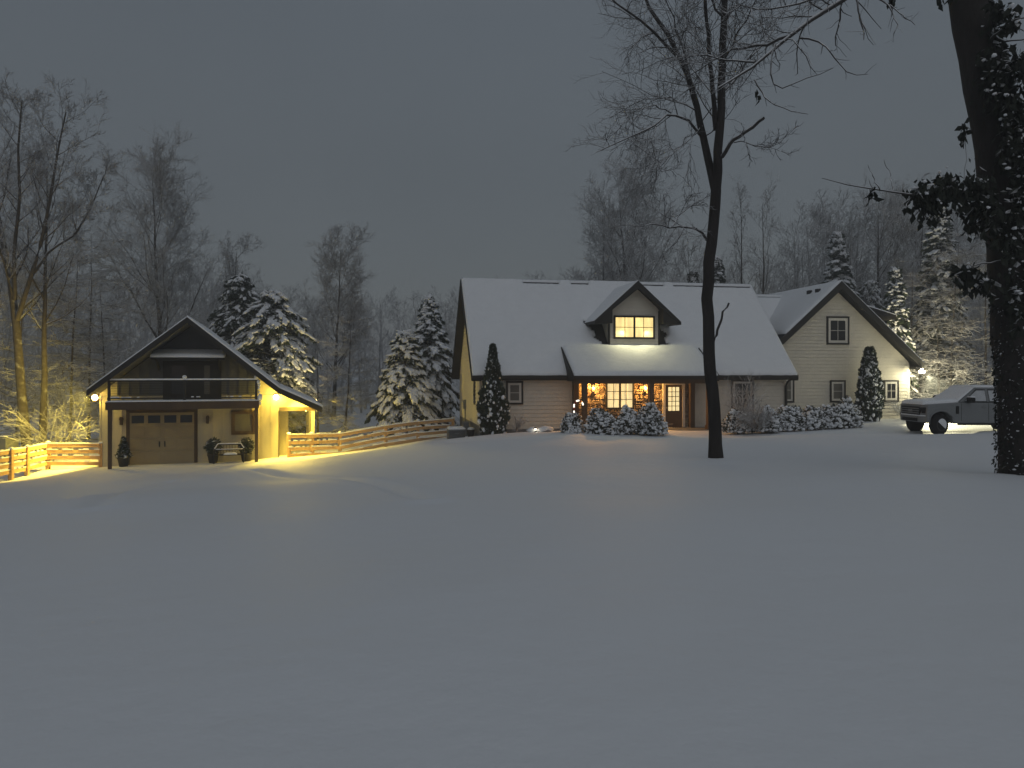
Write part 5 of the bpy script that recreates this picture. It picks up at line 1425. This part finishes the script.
    def clump(px, py, Y, sx, sz, k):
        q = rng.normal(size=(k, 3)) * np.array([sx, sx * 0.9, sz]) * Y / F * 0.55 + np.array(tuple(at(px, py, Y) - o))
        cs.append(q); axs.append(np.tile(np.array([[0, 0, -1.1]]), (k, 1)) + rng.normal(size=(k, 3)) * 0.5)
    for args in [(925, 192, 12.8, 14, 12, 120), (950, 188, 13.0, 16, 16, 190), (975, 196, 13.3, 16, 22, 260), (985, 215, 13.4, 14, 18, 160), (930, 208, 12.9, 14, 12, 90), (872, 194, 12.6, 3, 7, 14), (968, 272, 13.2, 12, 9, 90), (985, 282, 13.3, 12, 10, 100),
                 (1000, 80, 13.4, 13, 24, 240), (1012, 110, 13.3, 12, 30, 300), (1018, 65, 13.2, 9, 14, 150), (1015, 150, 13.2, 12, 25, 220), (1022, 190, 13.2, 8, 25, 200), (1010, 235, 13.3, 12, 25, 220), (1003, 8, 13.3, 12, 9, 60), (1012, 22, 13.2, 7, 8, 40), (988, 28, 13.7, 6, 7, 26),
                 (965, 180, 13.5, 4, 10, 16), (964, 132, 13.8, 4, 9, 22), (1016, 300, 13.3, 10, 30, 160), (893, -3, 12.4, 5, 6, 12), (945, -12, 13.4, 20, 10, 60), (758, 95, 12, 3, 6, 6), (990, 60, 13.6, 8, 12, 70)]:
        clump(*args)
    n2 = 2600; t2 = 0.30 * rng.random(n2); i2 = (t2 * 20).astype(int); f2 = (t2 * 20 - i2)[:, None]; a2 = rng.random(n2) * 2 * np.pi
    c2_ = pts[0, i2] * (1 - f2) + pts[0, i2 + 1] * f2 + np.stack([np.cos(a2), np.sin(a2), np.zeros(n2)], 1) * (rad[0, i2] * (1.0 + 0.04 * rng.random(n2)))[:, None]
    lv2, lf2 = leaves(rng, c2_, 0.06, axis=np.stack([np.cos(a2) * .4, np.sin(a2) * .4, np.full(n2, -0.9)], 1))
    fl = rng.random(n2) < 0.12
    sv2, sf2 = lumps(rng, c2_[fl], (0.006 + 0.016 * rng.random((fl.sum(), 1)) ** 2) * np.array([1.4, 0.8, 0.8]), rough=0.4)
    c = np.concatenate(cs); a = np.concatenate(axs)
    v, f = leaves(rng, c, 0.155, axis=a)
    npmesh("ivy", [(v, f, 0), (lv2, lf2, 0)], M['leaf'], T, False)
    pick = rng.random(len(c)) < 0.06
    q = c[pick] + np.array([0, 0, 0.03])
    v, f = lumps(rng, q, (0.018 + 0.03 * rng.random((len(q), 1))) * np.array([1.4, 0.9, 0.7]), rough=0.4)
    npmesh("snow_cover", [(v, f, 0), (sv2, sf2, 0)], M['snow'], T)
ivy_tree()

# ------------------------------------------------------------------ trees around and behind
def gpt(px, Y):
    X = (px - 512) / F * Y
    return (X, Y, gz(min(max(X, -95), 95), min(Y, 125)) - 0.1)
def htop(py, Y, loc): return EYE + (HOR - py) / F * Y - loc[2]

# left group, lit by the garage lamp
l = gpt(30, 36.5)
o_ = Vector(l)
def ls(pl): return [tuple(at(px, py, Y) - o_) for px, py, Y in pl]
bare_tree("tall leaning bare tree with two upper forks behind the fence at far left", l, 16, 201, stems=[
    (ls([(28, 455, 36.5), (22, 400, 36.5), (17, 330, 36.6), (10, 275, 36.8), (2, 235, 37), (-8, 190, 37.2), (-15, 130, 37.4)]), 0.24, 0.07),
    (ls([(17, 320, 36.6), (30, 280, 36.2), (42, 240, 35.8), (50, 200, 35.5), (58, 150, 35.2), (66, 112, 35)]), 0.12, 0.03),
    (ls([(30, 278, 36.2), (50, 250, 36.8), (75, 235, 37.2), (92, 205, 37.6), (104, 175, 38)]), 0.08, 0.02),
    (ls([(15, 300, 36.6), (14, 250, 36), (20, 200, 35.6), (18, 150, 35.2), (22, 100, 35)]), 0.10, 0.03)],
    spread=0.30, base=0.35, density=1.0, ang=46, up=0.10, twig=0.011, nL1=15)
l = gpt(43, 37.2)
bare_tree("straight second bare tree just right of the tall leaning one at far left", l, 14.5, 202, r0=0.20, spread=0.26, base=0.42, density=0.9, nL1=22)
l = gpt(-30, 37); bare_tree("bare tree partly cut off by the photo's left edge", l, 13.5, 203, r0=0.2, spread=0.28, base=0.3, density=0.9, nL1=22)
flat_specs = [(70, 43, 245, "layered snowy beech in front of the far-left tall trees", 211), (108, 45, 285, "layered snowy beech nearest the garage's left corner", 212),
              (16, 41.5, 270, "layered snowy beech behind the leaning tall tree", 213), (88, 47, 235, "taller layered snowy beech behind the others left of the garage", 214)]
for px, Y, py, lab, seed in flat_specs:
    l = gpt(px, Y); bare_tree(lab, l, htop(py, Y, l), seed, r0=0.10, spread=0.36, base=0.07, density=0.82, ang=78, flat=0.72, up=-0.012, twig=0.019, nL1=34, shape=0.55, name="beech_tree", group="layered beeches left of the garage")
l = gpt(52, 36.3); twig_shrub("flood-lit snowy shrub at the foot of the far-left trees", l, 3.2, 215, 12, 0.9)

l = gpt(165, 52); bare_tree("tall bare tree with a rounded crown rising behind the garage's left slope", l, htop(178, 52, l), 221, r0=0.24, spread=0.40, base=0.28, density=1.4, ang=46, up=0.10, nL1=34, twig=0.012, shape=0.55)
l = gpt(333, 58); bare_tree("slender bare tree standing between the garage and the house", l, htop(252, 58, l), 222, r0=0.18, spread=0.34, base=0.25, density=1.35, ang=42, up=0.12, nL1=32, twig=0.012, shape=0.55)
l = gpt(228, 56); bare_tree("bare tree top above the garage ridge, left of the lit pine", l, htop(252, 56, l), 223, r0=0.18, spread=0.25, base=0.3, density=1.0, ang=48, nL1=24, twig=0.013)
l = gpt(345, 47); bare_tree("small misty beech behind the fence, right of the lit pine", l, htop(318, 47, l), 224, r0=0.09, spread=0.36, base=0.08, density=1.0, ang=75, flat=0.6, up=0.0, nL1=30, twig=0.012, name="beech_tree")
l = gpt(318, 43); bare_tree("low misty beech right beside the garage's open bay", l, htop(345, 43, l), 225, r0=0.08, spread=0.36, base=0.08, density=0.9, ang=75, flat=0.6, up=0.0, nL1=26, twig=0.011, name="beech_tree")
# behind the house
l = gpt(632, 62); bare_tree("wide bare tree behind the dormer, left of the foreground tree", l, htop(193, 62, l), 231, r0=0.28, spread=0.42, base=0.28, density=1.35, ang=50, up=0.10, nL1=28, twig=0.016, shape=0.4)
l = gpt(602, 64); bare_tree("slim bare tree left of the wide one behind the dormer", l, htop(222, 64, l), 232, r0=0.2, spread=0.28, base=0.3, density=0.9, nL1=24, twig=0.015)
l = gpt(746, 62); bare_tree("thin upright bare tree above the house's right roof end", l, htop(196, 62, l), 233, r0=0.16, spread=0.18, base=0.35, density=0.8, ang=36, up=0.15, nL1=18, twig=0.014)
l = gpt(766, 63); bare_tree("thin forked bare tree just right of the other thin one above the roof", l, htop(200, 63, l), 234, r0=0.18, spread=0.24, base=0.35, density=0.8, ang=36, up=0.12, nL1=16, twig=0.014, wiggle=0.05)
l = gpt(690, 60); bare_tree("low bare tree behind the ridge next to the foreground trunk", l, htop(248, 60, l), 235, r0=0.14, spread=0.28, base=0.25, density=0.9, nL1=22, twig=0.014)
# right of the wing
for k, (px, Y, py, lab) in enumerate([(908, 50, 255, "layered snowy beech right behind the wing's shed dormer"), (950, 47, 245, "layered snowy beech behind the pickup's cab"), (985, 47, 225, "layered snowy beech beside the ivy-covered trunk"), (940, 46.5, 318, "low layered beech behind the pickup, just above its hood"), (1030, 46, 240, "layered snowy beech beyond the ivy tree, at the right edge")]):
    l = gpt(px, Y); bare_tree(lab, l, htop(py, Y, l), 241 + k, r0=0.10, spread=0.36, base=0.08, density=0.82, ang=76, flat=0.65, up=-0.01, nL1=32, twig=0.019, shape=0.5, name="beech_tree", group="layered beeches right of the wing")
l = gpt(880, 60); bare_tree("broad bare tree in the hazy grove above the wing roof", l, htop(212, 60, l), 251, r0=0.24, spread=0.32, base=0.25, density=1.05, ang=48, nL1=28, twig=0.015)
l = gpt(838, 62); bare_tree("bare tree at the left shoulder of the hazy grove above the wing", l, htop(226, 62, l), 252, r0=0.22, spread=0.32, base=0.25, density=1.0, nL1=26, twig=0.015)
l = gpt(920, 58); bare_tree("bare tree at the right shoulder of the hazy grove above the wing", l, htop(215, 58, l), 253, r0=0.22, spread=0.32, base=0.25, density=1.0, nL1=26, twig=0.015)

# evergreens
l = gpt(273, 49.0); conifer("broad snow-laden pine lit by an added spot behind the garage's right slope", l, htop(289, 49, l), 2.9, 301, "pine", 3.2)
l = gpt(240, 53); conifer("dark evergreen top behind the lit pine's left side", l, htop(272, 53, l), 2.3, 302, "pine", 0.6)
l = gpt(405, 45.5); conifer("drooping snow-laden spruce left of the house, the lower of the pair", l, htop(328, 45.5, l), 2.45, 303, "spruce", 3.3)
l = gpt(430, 49.0); conifer("drooping snow-laden spruce left of the house, the taller of the pair", l, htop(297, 49, l), 2.5, 304, "spruce", 3.0)
l = gpt(838, 56.0); conifer("snowy evergreen rising behind the wing's left roof slope", l, htop(231, 56, l), 2.3, 305, "spruce", 2.2)
l = gpt(870, 58.0); conifer("smaller snowy evergreen peeking over the wing's right slope", l, htop(280, 58, l), 1.6, 306, "pine", 1.3)
l = gpt(716, 59.0); conifer("small evergreen tip above the ridge behind the foreground trunk", l, htop(254, 59, l), 2.4, 307, "spruce", 0.8)
l = gpt(693, 60.0); conifer("low dark evergreen tip above the ridge left of the foreground trunk", l, htop(269, 60, l), 1.7, 308, "spruce", 0.8)
l = gpt(895, 47.0); conifer("snowy evergreen among the beeches right of the wing", l, htop(268, 47, l), 1.4, 309, "spruce", 1.2)
l = gpt(940, 50.0); conifer("tall snowy evergreen behind the beeches left of the ivy tree", l, htop(195, 50, l), 2.2, 310, "spruce", 1.1)

# distant woods: one mass
def woods():
    rng = np.random.default_rng(77)
    ch = []
    protos = []
    for k in range(5):
        P0 = 8; pts = np.zeros((1, P0, 3)); pts[0, :, 2] = np.linspace(-0.5, 1, P0); pts[0, :, :2] = np.cumsum(rng.normal(size=(P0, 2)) * 0.012, 0)
        rad = np.linspace(0.014, 0.002, P0)[None]
        a, ra, la = sprout(rng, pts, rad, 22, 0.28, 1, np.array([0.34]), 46, 5, 0.4, 0.12, 0.12, 0, 0.3, 0.3, 0.5, 0.0012)
        b, rb, lb = sprout(rng, a, ra, 7, 0.2, 1, la * 0.45, 42, 4, 0.5, 0.06, 0.16, 0, 0.3, 0.4, 0.3, 0.0011)
        c, rc, lc = sprout(rng, b, rb, 5, 0.2, 1, lb * 0.5, 42, 3, 0.7, 0.03, 0.16, 0, 0.3, 0.5, 0.2, 0.0010)
        vs = []; fs = []; off = 0
        for q, r_, kk in ((pts, rad, 5), (a, ra, 3), (b, rb, 3), (c, rc, 3)):
            v, f = tubes(q, r_, kk); vs.append(v); fs.append(f + off); off += len(v)
        protos.append((np.concatenate(vs), np.concatenate(fs)))
    # skyline row in the photograph for the wood's top
    sky = [(-60, 235), (0, 250), (60, 262), (120, 275), (170, 285), (220, 268), (260, 285), (300, 300), (340, 292), (380, 300), (440, 300), (480, 298), (560, 272), (600, 262), (680, 262), (740, 268), (780, 262), (800, 232), (830, 215), (860, 208), (900, 208), (940, 216), (980, 212), (1040, 205), (1110, 200)]
    sx, sy = zip(*sky)
    for row, (Y, n, jit) in enumerate([(66, 70, 14), (78, 70, 6), (92, 70, 0)]):
        for k in range(n):
            px = -80 + 1180 * (k + rng.random()) / n; Yk = Y + rng.normal() * 3
            top = np.interp(px, sx, sy) + abs(rng.normal()) * 12 + jit * rng.random()
            X = (px - 512) / F * Yk; z = gz(min(max(X, -95), 95), Yk) - 0.2
            h = EYE + (HOR - top) / F * Yk - z
            v, f = protos[rng.integers(5)]
            a = rng.random() * 6.28; R2 = np.array([[math.cos(a), -math.sin(a), 0], [math.sin(a), math.cos(a), 0], [0, 0, 1]])
            w = max(h, 9.0)
            ch.append(((v @ R2.T) * np.array([w, w, h]) + np.array([X, Yk, z]), f, 0))
    o = npmesh("distant_woods", ch, M['twig'])
    tag(o, "hazy grey bare wood closing off the view behind the house and garage", "woods", kind="stuff")
woods()

build_ground()

# ------------------------------------------------------------------ snowy air
if HAZE:
    b = MB(); b.box(-110, 110, -8, 118, -8, 34)
    m = bpy.data.materials.new("snowy_air"); m.use_nodes = True
    N = m.node_tree.nodes; N.clear()
    out = N.new("ShaderNodeOutputMaterial"); v = N.new("ShaderNodeVolumePrincipled")
    v.inputs["Color"].default_value = (0.86, 0.89, 0.93, 1); v.inputs["Density"].default_value = HAZE; v.inputs["Anisotropy"].default_value = 0.2
    m.node_tree.links.new(v.outputs[0], out.inputs["Volume"])
    h = b.build("haze", m); tag(h, kind="stuff")
